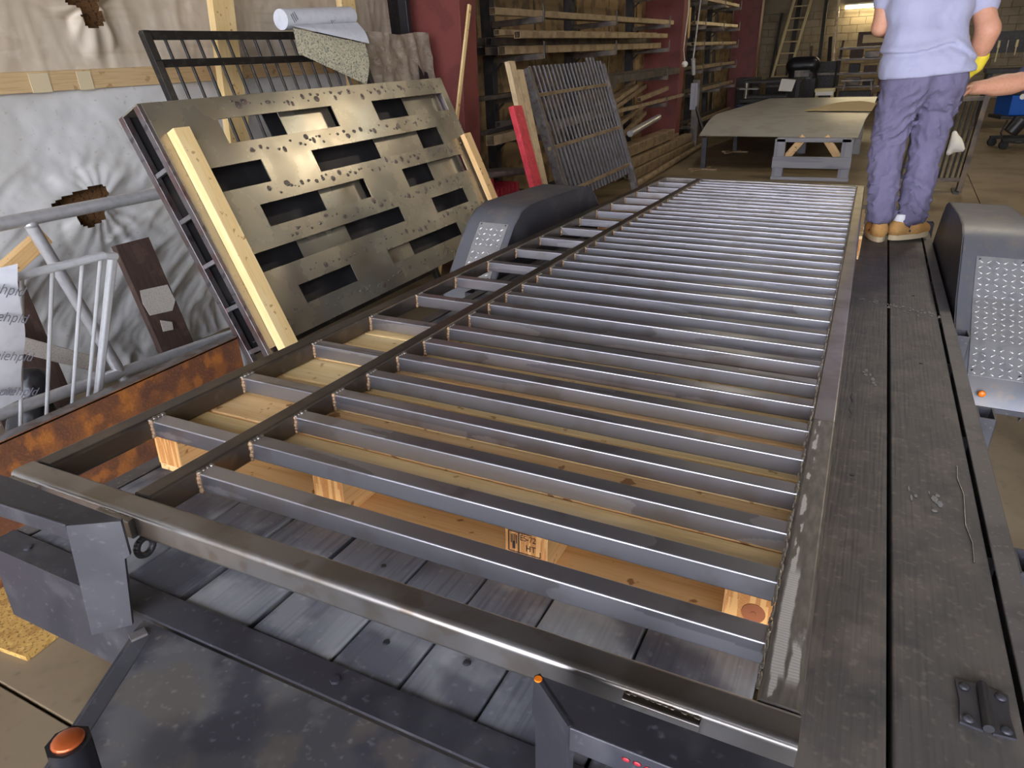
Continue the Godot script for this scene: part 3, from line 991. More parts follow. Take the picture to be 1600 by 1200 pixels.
	# tie-down hinge screwed to the right-hand plank
	var hg := Node3D.new()
	hg.name = "tie_down_hinge"
	tr.add_child(hg, true)
	for s in [-1, 1]:
		mb = MB.new()
		var cx: float = 0.279 + s * 0.020
		mb.prism(Vector3(cx, 0.002, -0.966), Vector3.RIGHT, Vector3.FORWARD, [Vector2(-0.014, -0.045), Vector2(0.014, -0.042), Vector2(0.011, 0.0), Vector2(0.014, 0.042), Vector2(-0.014, 0.046), Vector2(-0.015, 0.0)] if s > 0 else [Vector2(0.014, -0.046), Vector2(-0.014, -0.042), Vector2(-0.011, 0.0), Vector2(-0.014, 0.045), Vector2(0.014, 0.046)], 0.004)
		part(hg, "leaf", mb, M.trailer_black)
		for z in [-0.934, -0.998]:
			mb = MB.new()
			mb.ball(Vector3(cx + s * 0.003, 0.004, z), Vector3(0.008, 0.005, 0.008), 10, 6)
			part(hg, "bolt", mb, M.trailer_black)
	mb = MB.new()
	mb.cyl(Vector3(0.279, 0.008, -0.922), Vector3(0.279, 0.008, -1.010), 0.007, 0.007, 12)
	part(hg, "barrel", mb, M.dark_steel)
	# stake pockets along the right and left side
	for q in [[0.395, -2.12], [0.395, -2.85], [0.395, -1.40], [-1.472, -1.4], [-1.472, -2.1], [-1.472, -2.6], [0.395, -5.2]]:
		mb = MB.new()
		mb.hollow(Vector3(q[0], -0.002, q[1]), Vector3(q[0], -0.125, q[1]), 0.044, 0.085, 0.005, Vector3.FORWARD)
		part(tr, "stake_pocket", mb, M.trailer_black)
	# fenders with aluminium tread plate on the front slope
	for s in 2:
		var fe := Node3D.new()
		fe.name = "fender"
		tr.add_child(fe, true)
		var xi: float = 0.385 if s == 0 else -1.462
		var xo: float = 0.640 if s == 0 else -1.715
		var dz: float = 0.0 if s == 0 else 0.30
		var prof := [Vector2(-2.80, -0.26), Vector2(-2.83, -0.15), Vector2(-2.96, -0.06), Vector2(-3.16, 0.05), Vector2(-3.32, 0.18), Vector2(-3.40, 0.24), Vector2(-3.50, 0.272), Vector2(-3.7, 0.278), Vector2(-4.22, 0.262), Vector2(-4.34, 0.235), Vector2(-4.43, 0.17), Vector2(-4.78, -0.20)] if s == 0 else [Vector2(-3.0, -0.26), Vector2(-3.02, -0.12), Vector2(-3.08, -0.02), Vector2(-3.20, 0.12), Vector2(-3.29, 0.215), Vector2(-3.37, 0.262), Vector2(-3.47, 0.284), Vector2(-3.7, 0.286), Vector2(-4.20, 0.282), Vector2(-4.32, 0.262), Vector2(-4.42, 0.19), Vector2(-4.78, -0.20)]
		mb = MB.new()
		for i in prof.size() - 1:
			var p: Vector2 = prof[i]
			var q: Vector2 = prof[i + 1]
			var prev: Vector2 = prof[maxi(i - 1, 0)]
			var next: Vector2 = prof[mini(i + 2, prof.size() - 1)]
			var n0 := Vector3(0, -(q.x - prev.x), q.y - prev.y).normalized()
			var n1 := Vector3(0, -(next.x - p.x), next.y - p.y).normalized()
			for k in 2:
				var lift := 0.0 if k == 0 else -0.004
				var sg := 1.0 if k == 0 else -1.0
				var a := mb.vert(Vector3(xi, p.y + lift, p.x + dz), n0 * sg)
				var b := mb.vert(Vector3(xo, p.y + lift, p.x + dz), n0 * sg)
				var c := mb.vert(Vector3(xo, q.y + lift, q.x + dz), n1 * sg)
				var d := mb.vert(Vector3(xi, q.y + lift, q.x + dz), n1 * sg)
				mb.quad(a, b, c, d)
		part(fe, "fender_skin", mb, M.fender_grey)
		var side := []
		for p in prof:
			side.append(Vector2(p.x + dz, p.y))
		var inner := side.duplicate()
		inner.append(Vector2(-4.75 + dz, -0.27))
		mb = MB.new()
		mb.prism(Vector3(xi + (0.004 if s == 0 else -0.004), 0, 0), Vector3.BACK, Vector3.UP, inner, 0.004)
		part(fe, "inner_side", mb, M.trailer_black)
		var outer := side.duplicate()
		for k in range(prof.size() - 1, -1, -1):
			outer.append(Vector2(lerpf(prof[k].x, -3.75, 0.06) + dz, prof[k].y - 0.05))
		mb = MB.new()
		mb.prism(Vector3(xo - (0.004 if s == 0 else -0.004), 0, 0), Vector3.BACK, Vector3.UP, outer, 0.004)
		part(fe, "outer_skirt", mb, M.fender_grey)
		# tread plate follows the slope
		var x0: float = minf(xi, xo) + (0.055 if s == 0 else 0.07)
		var x1: float = maxf(xi, xo) - 0.03
		var i0 := 1 if s == 0 else 2
		var i1 := 4
		mb = MB.new()
		var dots := MB.new()
		for i in range(i0, i1):
			var p: Vector2 = prof[i] + Vector2(dz, 0)
			var q: Vector2 = prof[i + 1] + Vector2(dz, 0)
			var nn := Vector3(0, -(q.x - p.x), q.y - p.y).normalized()
			mb.bar(Vector3((x0 + x1) * 0.5, p.y, p.x) + nn * 0.003, Vector3((x0 + x1) * 0.5, q.y, q.x) + nn * 0.003, x1 - x0, 0.004, 0.001, nn)
			var ln := p.distance_to(q)
			for a in int(ln / 0.028):
				for b in int((x1 - x0) / 0.028):
					var w: Vector2 = p.lerp(q, (a + 0.5) * 0.028 / ln)
					var tw := PI * 0.25 if (a + b) % 2 else -PI * 0.25
					var zd := Vector3(0, q.y - p.y, q.x - p.x).normalized()
					var bs := Basis(Vector3.RIGHT, nn, Vector3.RIGHT.cross(nn)).rotated(nn, tw)
					dots.ball(Vector3(x0 + (b + 0.6) * 0.028, w.y, w.x) + nn * 0.0048, Vector3(0.0115, 0.0035, 0.0046), 6, 4, bs)
		var pl := part(fe, "tread_plate", mb, M.tread_plate, "bright aluminium tread plate")
		part(pl, "raised_treads", dots, M.tread_plate).set_meta("kind", "stuff")
		mb = MB.new()
		for q in [[x0 + 0.012, i1 - 0.1], [x1 - 0.012, i1 - 0.1], [x0 + 0.012, i0 + 0.1], [x1 - 0.012, i0 + 0.1]]:
			var k := int(q[1])
			var w: Vector2 = prof[k].lerp(prof[k + 1], q[1] - k)
			mb.ball(Vector3(q[0], w.y + 0.006, w.x + dz), Vector3(0.005, 0.005, 0.005), 6, 4)
		part(pl, "rivets", mb, M.dark_steel)
		mb = MB.new()
		mb.ball(Vector3((xi + xo) * 0.5 - 0.02, prof[0].y + 0.06, prof[0].x + dz + 0.008), Vector3(0.013, 0.013, 0.008), 10, 6)
		part(fe, "marker_lamp", mb, M.lamp_orange, "small amber marker lamp")
		mb = MB.new()
		mb.bar(Vector3(xi, prof[0].y, prof[0].x + dz), Vector3(xo, prof[0].y, prof[0].x + dz), 0.006, 0.02, 0.002)
		part(fe, "front_flange", mb, M.trailer_black)
		# tandem wheels
		for z in [-3.38, -4.12]:
			var wh := Node3D.new()
			wh.name = "wheel"
			tr.add_child(wh, true)
			var cx := (xi + xo) * 0.5
			var c := Vector3(cx, -0.30, z + dz * 0.5)
			mb = MB.new()
			var ring := [Vector2(-0.09, 0.20), Vector2(-0.10, 0.25), Vector2(-0.095, 0.295), Vector2(-0.07, 0.318), Vector2(0.07, 0.318), Vector2(0.095, 0.295), Vector2(0.10, 0.25), Vector2(0.09, 0.20)]
			for k in 28:
				for i in ring.size() - 1:
					var f := []
					for e in [[i, k], [i + 1, k], [i + 1, k + 1], [i, k + 1]]:
						var an: float = TAU * e[1] / 28
						f.append(c + Vector3(ring[e[0]].x, cos(an) * ring[e[0]].y, sin(an) * ring[e[0]].y))
					var am := TAU * (k + 0.5) / 28
					var e2: Vector2 = ring[i + 1] - ring[i]
					mb.face(f, Vector3(-e2.y, cos(am) * e2.x, sin(am) * e2.x).normalized())
			part(wh, "tyre", mb, M.rubber)
			mb = MB.new()
			for k in 36:
				var an := TAU * k / 36
				for x in [-0.052, -0.018, 0.018, 0.052]:
					mb.bar(c + Vector3(x - 0.012, cos(an) * 0.319, sin(an) * 0.319), c + Vector3(x + 0.012, cos(an + 0.05) * 0.319, sin(an + 0.05) * 0.319), 0.02, 0.008, 0.001, Vector3(0, cos(an), sin(an)))
			part(wh, "tread", mb, M.rubber).set_meta("kind", "stuff")
			mb = MB.new()
			mb.cyl(c + Vector3(-0.07, 0, 0), c + Vector3(0.07, 0, 0), 0.20, 0.20, 24)
			mb.cyl(c + Vector3(-0.1, 0, 0), c + Vector3(0.1, 0, 0), 0.05, 0.05, 16)
			part(wh, "rim", mb, M.galvanised)
	for z in [-3.3, -4.04]:
		mb = MB.new()
		mb.cyl(Vector3(-1.5, -0.30, z), Vector3(0.42, -0.30, z), 0.035, 0.035, 12)
		part(tr, "axle", mb, M.trailer_black)
	# jack with its crank grip beside the tongue
	var jk := Node3D.new()
	jk.name = "tongue_jack"
	tr.add_child(jk, true)
	mb = MB.new()
	mb.cyl(Vector3(-0.622, 0.238, -0.252), Vector3(-0.622, 0.05, -0.245), 0.021, 0.024, 8)
	part(jk, "grip", mb, M.knob_black)
	mb = MB.new()
	mb.ball(Vector3(-0.622, 0.240, -0.252), Vector3(0.0155, 0.005, 0.0155), 16, 6)
	part(jk, "cap", mb, M.knob_cap, "copper coloured end cap")
	mb = MB.new()
	mb.cyl(Vector3(-0.622, 0.05, -0.245), Vector3(-0.622, -0.66, -0.245), 0.028, 0.028, 14)
	mb.cyl(Vector3(-0.622, -0.66, -0.245), Vector3(-0.622, -0.68, -0.245), 0.08, 0.08, 14)
	part(jk, "jack_tube", mb, M.trailer_black)
	# yellow strand board on the floor under the front beam
	mb = MB.new()
	mb.box(Vector3(0, 0.01, 0), Vector3(0.7, 0.018, 0.5), 0.001)
	single("strand_board", mb, M.osb, "yellow strand board offcut on the concrete under the trailer front", "board", "", Transform3D(Basis(Vector3.UP, 0.1), Vector3(-2.47, 0.0, -0.92)))

func pallets() -> void:
	for s in 2:
		var z0 := -0.945 if s == 0 else -3.9
		var t := T * Transform3D(Basis(Vector3.UP, deg_to_rad(0.6) if s == 0 else 0.0105), Vector3(0.06 * s, 0.0018, 0))
		var p := thing("wooden_pallet", "pine pallet under the near end of the steel gate" if s == 0 else "pine pallet under the far end of the steel gate", "pallet", t, "pallets carrying the gate")
		var mb: MB
		var sx := [[-1.345, 0.075], [-0.875, 0.075], [-0.43, 0.082], [-0.042, 0.085]]
		for k in 4:
			mb = MB.new()
			mb.bar(Vector3(sx[k][0], 0.059, z0), Vector3(sx[k][0], 0.059, z0 - 0.88), sx[k][1], 0.086, 0.003, Vector3.UP, k * 2.0)
			var st := part(p, "stringer", mb, M.pine_orange)
			mb = MB.new()
			mb.box(Vector3(sx[k][0], 0.059, z0 + 0.0006), Vector3(sx[k][1] - 0.002, 0.084, 0.001), 0.0002, k * 0.31)
			part(st, "end_grain", mb, M.end_grain)
			if s == 0 and k == 3:
				mb = MB.new()
				mb.cyl(Vector3(sx[k][0] + 0.004, 0.068, z0 - 0.001), Vector3(sx[k][0] + 0.004, 0.068, z0 + 0.0022), 0.019, 0.018, 20)
				mb.cyl(Vector3(sx[k][0] + 0.004, 0.068, z0), Vector3(sx[k][0] + 0.004, 0.068, z0 + 0.003), 0.005, 0.004, 12)
				part(st, "knot", mb, M.knot, "round dark knot")
			if s == 0 and k == 2:   # heat treatment stamp
				var z := z0 + 0.002
				mb = MB.new()
				var x0: float = sx[k][0] - 0.034
				for q in [[x0, 0.078, 0.0022, 0.042], [x0 + 0.020, 0.076, 0.0024, 0.044], [x0 + 0.062, 0.062, 0.0018, 0.012]]:
					mb.box(Vector3(q[0], q[1], z), Vector3(q[2], q[3], 0.0005), 0.0001)
				for q in [[x0 + 0.010, 0.0985, 0.022], [x0 + 0.031, 0.056, 0.062], [x0 + 0.033, 0.0985, 0.024]]:
					mb.box(Vector3(q[0], q[1], z), Vector3(q[2], 0.0018, 0.0005), 0.0001)
				for j in 4:
					mb.box(Vector3(x0 + 0.005 + j * 0.0035, 0.086 - absf(j - 1.5) * 0.002, z), Vector3(0.0018, 0.018, 0.0005), 0.0001)
				mb.box(Vector3(x0 + 0.0102, 0.070, z), Vector3(0.006, 0.016, 0.0005), 0.0001)
				mb.box(Vector3(x0 + 0.033, 0.047, z), Vector3(0.012, 0.005, 0.0005), 0.0001)
				part(st, "stamp", mb, M.ink)
				lettering(st, "stamp_text", "ES-72", 0.0115, Transform3D(Basis(), Vector3(x0 + 0.038, 0.089, z)), M.ink, 0.85)
				lettering(st, "stamp_text", "HT", 0.0125, Transform3D(Basis(), Vector3(x0 + 0.043, 0.069, z)), M.ink)
		for q in [[0.0, 0.135], [0.36, 0.1], [0.745, 0.135]]:
			mb = MB.new()
			mb.bar(Vector3(-1.38, 0.008, z0 - q[0] - q[1] * 0.5), Vector3(0.0, 0.008, z0 - q[0] - q[1] * 0.5), q[1], 0.016, 0.002, Vector3.UP, q[0] * 3.0)
			part(p, "bottom_board", mb, M.pine_orange)
		var zz := 0.0
		var ws := [0.105, 0.125, 0.098, 0.13, 0.118, 0.092, 0.13]
		for k in ws.size():
			mb = MB.new()
			mb.bar(Vector3(-1.385, 0.1095, z0 - zz - ws[k] * 0.5), Vector3(0.0 + 0.002 * (k % 3), 0.1095, z0 - zz - ws[k] * 0.5), ws[k], 0.016, 0.002, Vector3.UP, k * 1.7 + s)
			var bd := part(p, "top_board", mb, M.pine if k % 3 != 1 else M.pine_orange)
			mb = MB.new()
			for x in [-1.345, -0.875, -0.43, -0.042]:
				mb.cyl(Vector3(x, 0.117, z0 - zz - ws[k] * 0.3), Vector3(x, 0.1180, z0 - zz - ws[k] * 0.3), 0.005, 0.004, 8)
			part(bd, "nail_heads", mb, M.ink).set_meta("kind", "stuff")
			zz += ws[k] + 0.010

func steel_gate() -> void:
	var g := thing("steel_gate_frame", "long welded steel tube gate with crossbars lying on the trailer", "gate", G)
	var mb: MB
	var yt := 0.17
	var yc := yt - 0.025
	mb = MB.new()
	mb.bar(Vector3(-1.357, yc, -0.651), Vector3(0.042, yc, -0.651), 0.05, 0.05, 0.010, Vector3.UP, 0.0, true, 4)
	part(g, "end_tube", mb, M.frame_steel)
	mb = MB.new()
	mb.bar(Vector3(-1.357, yc, -5.433), Vector3(0.042, yc, -5.433), 0.05, 0.05, 0.007, Vector3.UP, 3.0, true, 4)
	part(g, "end_tube", mb, M.frame_steel)
	mb = MB.new()
	mb.bar(Vector3(-1.333, yc, -0.676), Vector3(-1.333, yc, -5.408), 0.048, 0.05, 0.007, Vector3.UP, 5.0, true, 4)
	part(g, "side_tube", mb, M.divider_steel)
	mb = MB.new()
	mb.bar(Vector3(0.017, yc, -0.676), Vector3(0.017, yc, -1.5), 0.05, 0.05, 0.007, Vector3.UP, 0.0, true, 4)
	part(g, "side_tube", mb, M.ground_steel, "brightly ground corner end of the side tube")
	mb = MB.new()
	mb.bar(Vector3(0.017, yc, -1.5), Vector3(0.017, yc, -5.408), 0.05, 0.05, 0.007, Vector3.UP, 8.0, true, 4)
	part(g, "side_tube", mb, M.frame_steel)
	mb = MB.new()
	mb.bar(Vector3(-1.057, yc + 0.001, -0.676), Vector3(-1.063, yc + 0.001, -5.408), 0.042, 0.05, 0.006, Vector3.UP, 9.0, true, 4)
	part(g, "divider_tube", mb, M.divider_steel)
	var beads := MB.new()
	var brown := MB.new()
	for k in 35:
		var z := -0.795 - k * 0.133
		mb = MB.new()
		mb.bar(Vector3(-1.036 - 0.006 * k / 35.0, yt - 0.024, z), Vector3(-0.008, yt - 0.024, z), 0.038, 0.038, 0.0035, Vector3.UP, k * 1.13, true, 3)
		part(g, "crossbar", mb, M.mill_steel)
		var xl := -1.036 - 0.006 * k / 35.0
		for j in 5:
			brown.ball(Vector3(xl + 0.001 + rng.randf() * 0.003, yt - 0.042 + j * 0.0085, z + 0.019), Vector3(0.0055, 0.006, 0.004) * rng.randf_range(0.7, 1.2), 6, 4)
		for j in 4:
			beads.ball(Vector3(xl + 0.002, yt - 0.004, z - 0.015 + j * 0.010), Vector3(0.006, 0.003, 0.006) * rng.randf_range(0.7, 1.2), 6, 4)
			beads.ball(Vector3(-0.009, yt - 0.003, z - 0.02 + j * 0.012), Vector3(0.004, 0.0025, 0.008) * rng.randf_range(0.7, 1.3), 6, 4)
		for j in 3:
			beads.ball(Vector3(-0.010 + rng.randf_range(-0.002, 0.002), yt - 0.003, z - 0.045 - j * 0.022), Vector3(0.0025, 0.0018, 0.016) * rng.randf_range(0.6, 1.2), 6, 4)
	for k in 17:
		var z := -0.913 - k * 0.2665
		mb = MB.new()
		mb.bar(Vector3(-1.309, yt - 0.024, z), Vector3(-1.078, yt - 0.024, z), 0.038, 0.038, 0.0035, Vector3.UP, k * 0.77, true, 3)
		part(g, "short_crossbar", mb, M.mill_steel)
		for j in 5:
			brown.ball(Vector3(-1.308 + rng.randf() * 0.003, yt - 0.042 + j * 0.0085, z + 0.019), Vector3(0.006, 0.006, 0.004) * rng.randf_range(0.7, 1.2), 6, 4)
		for j in 4:
			beads.ball(Vector3(-1.308, yt - 0.003, z - 0.015 + j * 0.011), Vector3(0.006, 0.0035, 0.007) * rng.randf_range(0.7, 1.2), 6, 4)
	for j in 34:
		beads.ball(Vector3(-0.0095 + 0.0015 * sin(j * 2.3), yt - 0.002, -0.70 - j * 0.012), Vector3(0.0032, 0.0022, 0.013) * rng.randf_range(0.6, 1.2), 6, 4)
	part(g, "weld_beads", beads, M.weld).set_meta("kind", "stuff")
	part(g, "end_welds", brown, M.weld_brown).set_meta("kind", "stuff")
	# lugs welded to the near end tube
	for q in [[-0.108, 0.092], [-1.062, 0.085], [-1.312, 0.085]]:
		mb = MB.new()
		mb.bar(Vector3(q[0] - q[1] * 0.5, yc - 0.002, -0.622), Vector3(q[0] + q[1] * 0.5, yc - 0.002, -0.622), 0.014, 0.036, 0.003, Vector3.UP, q[0])
		var lug := part(g, "lug", mb, M.frame_steel)
		mb = MB.new()
		for j in 12:
			mb.ball(Vector3(q[0] - q[1] * 0.45 + j * q[1] * 0.082, yc + 0.0155, -0.6275 + rng.randf_range(-0.001, 0.001)), Vector3(0.005, 0.0022, 0.004) * rng.randf_range(0.7, 1.2), 6, 4)
		part(lug, "weld_seam", mb, M.weld).set_meta("kind", "stuff")
	mb = MB.new()
	for k in 20:
		var a := TAU * k / 20
		var b := TAU * (k + 1) / 20
		mb.cyl(Vector3(-1.018, 0.10 + 0.016 * cos(a), -0.632 + 0.016 * sin(a)), Vector3(-1.018, 0.10 + 0.016 * cos(b), -0.632 + 0.016 * sin(b)), 0.006, 0.006, 8)
	part(g, "hinge_ring", mb, M.dark_steel)

func panels() -> void:
	var p := thing("slotted_steel_panel", "large hollow steel panel with staggered slots leaning beside the trailer", "panel")
	var o := Vector3(-2.8, 1.497, 0)
	var ax := Vector3(0, 0, -1)
	var ay := Vector3(0.4012, -0.9160, 0)
	var nn := Vector3(0.9160, 0.4012, 0)
	var slots := [[2.43, 0.10, 3.22, 0.215], [3.577, 0.10, 4.355, 0.217], [2.245, 0.31, 2.566, 0.42], [2.915, 0.313, 4.13, 0.43], [2.428, 0.513, 3.212, 0.622], [3.575, 0.518, 4.272, 0.632], [2.252, 0.718, 3.40, 0.808], [3.734, 0.732, 4.126, 0.83], [2.417, 0.919, 2.812, 1.012], [3.13, 0.925, 3.89, 1.008]]
	var mb := MB.new()
	mb.plate(o, ax, ay, 2.09, 0.0, 4.42, 1.13, 0.006, slots)
	part(p, "front_plate", mb, M.panel_plate)
	mb = MB.new()
	mb.plate(o - nn * 0.13, ax, ay, 2.09, 0.0, 4.42, 1.13, 0.005, [[2.40, 0.02, 2.84, 0.23]])
	part(p, "rear_plate", mb, M.dark_steel)
	for v in [0.265, 0.47, 0.675, 0.875, 1.075]:
		mb = MB.new()
		mb.bar(o + ax * 2.12 + ay * v - nn * 0.07, o + ax * 4.39 + ay * v - nn * 0.07, 0.006, 0.10, 0.001, nn, v)
		part(p, "louver", mb, M.dark_steel)
	for v in [0.27, 0.48, 0.69, 0.90, 1.11]:
		mb = MB.new()
		mb.bar(o + ax * 2.084 + ay * v - nn * 0.03, o + ax * 2.084 + ay * v - nn * 0.118, 0.02, 0.02, 0.002, ax, v)
		part(p, "spacer", mb, M.mill_steel)
	mb = MB.new()
	mb.bar(o + ax * 2.07 + ay * 0.003 - nn * 0.067, o + ax * 4.42 + ay * 0.003 - nn * 0.067, 0.006, 0.138, 0.001, nn, 0.3)
	part(p, "top_cap", mb, M.panel_plate)
	for q in [[2.086, -0.018, 0.03, 0.034], [2.082, -0.132, 0.03, 0.034], [4.40, -0.03, 0.04, 0.05], [4.40, -0.13, 0.04, 0.04]]:
		mb = MB.new()
		mb.bar(o + ax * q[0] + nn * q[1], o + ax * q[0] + nn * q[1] + ay * 1.62, q[2], q[3], 0.003, nn, q[0])
		part(p, "side_rail", mb, M.panel_frame)
	mb = MB.new()
	mb.bar(o + ax * 2.09 + ay * 1.60 - nn * 0.07, o + ax * 4.4 + ay * 1.60 - nn * 0.07, 0.04, 0.12, 0.003, nn)
	part(p, "bottom_rail", mb, M.panel_frame)
	for q in [[2.86, 0.07, 3.24, 0.235], [3.95, 0.07, 4.36, 0.235], [3.5, 0.29, 3.95, 0.44], [2.88, 0.49, 3.22, 0.64], [3.92, 0.49, 4.28, 0.64], [2.58, 0.69, 2.95, 0.82], [3.15, 0.9, 3.4, 1.02]]:
		mb = MB.new()
		mb.bar(o + ax * q[0] + ay * (q[1] + q[3]) * 0.5 - nn * 0.045, o + ax * q[2] + ay * (q[1] + q[3]) * 0.5 - nn * 0.045, q[3] - q[1], 0.004, 0.001, nn, q[0])
		part(p, "backing_plate", mb, M.panel_plate)
	mb = MB.new()
	var dark := MB.new()
	for v in [0.045, 0.262, 0.468, 0.672, 0.868, 1.07]:
		var u := 2.5
		while u < 4.3:
			u += rng.randf_range(0.015, 0.07)
			var c: Vector3 = o + ax * u + ay * (v + rng.randf_range(-0.02, 0.02)) + nn * 0.003
			mb.ball(c, Vector3(0.004, 0.006, 0.009) * rng.randf_range(0.6, 1.5), 6, 4)
			if rng.randf() < 0.28:
				dark.ball(c - nn * 0.0005 + ay * rng.randf_range(-0.01, 0.01), Vector3(0.0016, rng.randf_range(0.008, 0.02), rng.randf_range(0.01, 0.026)), 8, 4, Basis(nn, -ay, ax).orthonormalized())
	part(p, "weld_blobs", mb, M.weld).set_meta("kind", "stuff")
	part(p, "heat_marks", dark, M.panel_frame).set_meta("kind", "stuff")
	# timbers leaning on the panel
	mb = MB.new()
	mb.bar(o + ax * 2.178 + ay * 0.135 + nn * 0.03, o + ax * 2.165 + ay * 1.60 + nn * 0.03, 0.085, 0.052, 0.003, nn, 0.4)
	single("timber_batten", mb, M.pine, "yellow pine batten leaning on the slotted panel's left edge", "timber")
	mb = MB.new()
	mb.bar(o + ax * 4.372 + ay * 0.405 + nn * 0.036, o + ax * 4.372 + ay * 1.62 + nn * 0.036, 0.085, 0.038, 0.003, nn, 2.4)
	single("timber_batten", mb, M.pine_orange, "waney-edged batten leaning on the slotted panel's right edge", "timber")

func leaning(y: float) -> float:   # black railing plane
	return -3.55 - 0.3 * (y - 1.8)

func left_clutter() -> void:
	var mb: MB
	# black baluster railing leaning on the wall
	var r := thing("black_steel_railing", "black steel baluster railing leaning on the filmed wall", "railing")
	for q in [[1.792, 0.045], [1.655, 0.04], [0.12, 0.04]]:
		mb = MB.new()
		mb.bar(Vector3(leaning(q[0]), q[0], -2.755), Vector3(leaning(q[0]), q[0], -4.5), 0.035, q[1], 0.003)
		part(r, "rail", mb, M.black_rail)
	for z in [-2.775, -4.5]:
		mb = MB.new()
		mb.bar(Vector3(leaning(1.81), 1.81, z), Vector3(leaning(0.0), 0.0, z), 0.045, 0.04, 0.003, Vector3.RIGHT)
		part(r, "stile", mb, M.black_rail)
	for k in 15:
		mb = MB.new()
		var z := -2.885 - k * 0.107
		mb.cyl(Vector3(leaning(1.78), 1.78, z), Vector3(leaning(0.13), 0.13, z), 0.0085, 0.0085, 8)
		part(r, "baluster", mb, M.black_rail)
	# vinyl flooring: a roll resting on the railing with its free end hanging down
	var vr := thing("vinyl_roll", "white roll of vinyl flooring with speckled end hanging over the black railing", "flooring roll")
	mb = MB.new()
	mb.cyl(Vector3(-3.525, 1.882, -3.76), Vector3(-3.515, 1.915, -4.44), 0.06, 0.06, 24)
	var rl := part(vr, "roll", mb, M.vinyl_back)
	for q in [[-3.82, 0.3], [-4.18, 0.2]]:
		lettering(rl, "print", "lll", 0.05, Transform3D(Basis(Vector3.UP, PI / 2).rotated(Vector3.RIGHT, 0.5), Vector3(-3.463, 1.89, q[0])), M.print_grey)
	mb = MB.new()
	var flap := func(u: float, w: float) -> Vector3:
		var top := Vector3(-3.47, 1.845, -3.77).lerp(Vector3(-3.46, 1.872, -4.44), u)
		var low := Vector3(-3.445, 1.838, -3.77).lerp(Vector3(-3.37, 1.735, -4.43), u)
		return top.lerp(low, w) + Vector3(0.02 * sin(w * PI), 0, 0)
	mb.sheet(16, 8, flap)
	part(vr, "flap", mb, M.vinyl_back, "folded-back white underside")
	mb = MB.new()
	var hang := func(u: float, w: float) -> Vector3:
		var top := Vector3(-3.45, 1.83, -3.775).lerp(Vector3(-3.385, 1.735, -4.40), u)
		var low := Vector3(-3.42, 1.685, -3.755).lerp(Vector3(-3.33, 1.475, -4.29), u)
		return top.lerp(low, w) + Vector3(0.03 * sin(w * PI) * u, 0, 0)
	mb.sheet(16, 10, hang)
	part(vr, "hanging_end", mb, M.speckled_vinyl, "cream vinyl with dark speckle")
	# wrinkled brown sheet beside the roll
	mb = MB.new()
	var nz := FastNoiseLite.new()
	nz.seed = 21
	nz.frequency = 1.0
	nz.fractal_type = FastNoiseLite.FRACTAL_RIDGED
	var tarp := func(u: float, w: float) -> Vector3:
		var z := lerpf(-4.53, -5.40 - 0.03 * w, u)
		var y := lerpf(1.81 + 0.01 * sin(u * 9.0), 0.6, w)
		return Vector3(-3.52 + 0.12 * w + 0.03 * nz.get_noise_2d(z * 3.0, y * 2.0), y, z)
	mb.sheet(40, 40, tarp)
	single("plastic_sheet", mb, M.brown_sheet, "crumpled brownish plastic sheet hanging behind the slotted panel", "sheet")
	mb = MB.new()
	mb.prism(Vector3(-3.44, 1.50, -5.16), Vector3.FORWARD, Vector3.UP, [Vector2(-0.04, 0.08), Vector2(0.0, 0.04), Vector2(0.03, -0.01), Vector2(0.0, -0.06), Vector2(-0.03, -0.02)], 0.004)
	mb.prism(Vector3(-3.445, 1.50, -5.22), Vector3.FORWARD, Vector3.UP, [Vector2(-0.04, -0.05), Vector2(0.05, -0.05), Vector2(0.03, 0.02), Vector2(-0.01, 0.03)], 0.004)
	single("torn_patch", mb, M.black_plastic, "small black and torn patch on the brownish plastic sheet", "patch")
	# timber posts against the wall
	for q in [[-3.49, -3.18, 2.9, 0.165, "pine post leaning on the wall behind the black railing"], [-4.61, -4.50, 2.9, 0.16, "pine post against the wall behind the vinyl roll"]]:
		mb = MB.new()
		mb.bar(Vector3(-3.60, 0.0, q[1]), Vector3(-3.78, q[2], q[0] - 0.14), q[3], 0.05, 0.003, Vector3.RIGHT, q[0])
		single("timber_post", mb, M.pine, q[4], "timber", "posts against the film wall")
	mb = MB.new()
	mb.bar(Vector3(-3.72, 0.0, -5.44), Vector3(-3.72, 2.6, -5.40), 0.08, 0.05, 0.004)
	single("black_strip", mb, M.black_plastic, "black plastic strip hanging beside the red column", "strip")
	mb = MB.new()
	mb.bar(Vector3(-3.13, 0.02, -4.68), Vector3(-3.12, 1.99, -5.44), 0.035, 0.018, 0.002, Vector3.RIGHT)
	single("timber_lath", mb, M.pine, "thin pine lath leaning on the red column", "timber")
	# rusty channel beam on the floor
	var b := thing("rusty_steel_beam", "deep rusty steel channel beam on the floor left of the gate", "beam")
	mb = MB.new()
	mb.bar(Vector3(-2.506, 0.257, 0.4), Vector3(-2.506, 0.255, -2.06), 0.012, 0.513, 0.002)
	part(b, "web", mb, M.rust)
	for y in [0.506, 0.008]:
		mb = MB.new()
		mb.bar(Vector3(-2.53, y, 0.4), Vector3(-2.53, y, -2.06), 0.06, 0.014, 0.004)
		part(b, "flange", mb, M.grey_scale)
	# galvanised pipe handrail
	var h := thing("pipe_handrail", "galvanised round pipe handrail standing against the white film", "handrail")
	for q in [[Vector3(-3.06, 1.108, -0.71), Vector3(-3.06, 1.088, -2.6)], [Vector3(-3.06, 0.418, -0.73), Vector3(-3.06, 0.285, -2.6)]]:
		mb = MB.new()
		mb.cyl(q[0], q[1], 0.027, 0.027, 18)
		part(h, "rail_pipe", mb, M.galvanised)
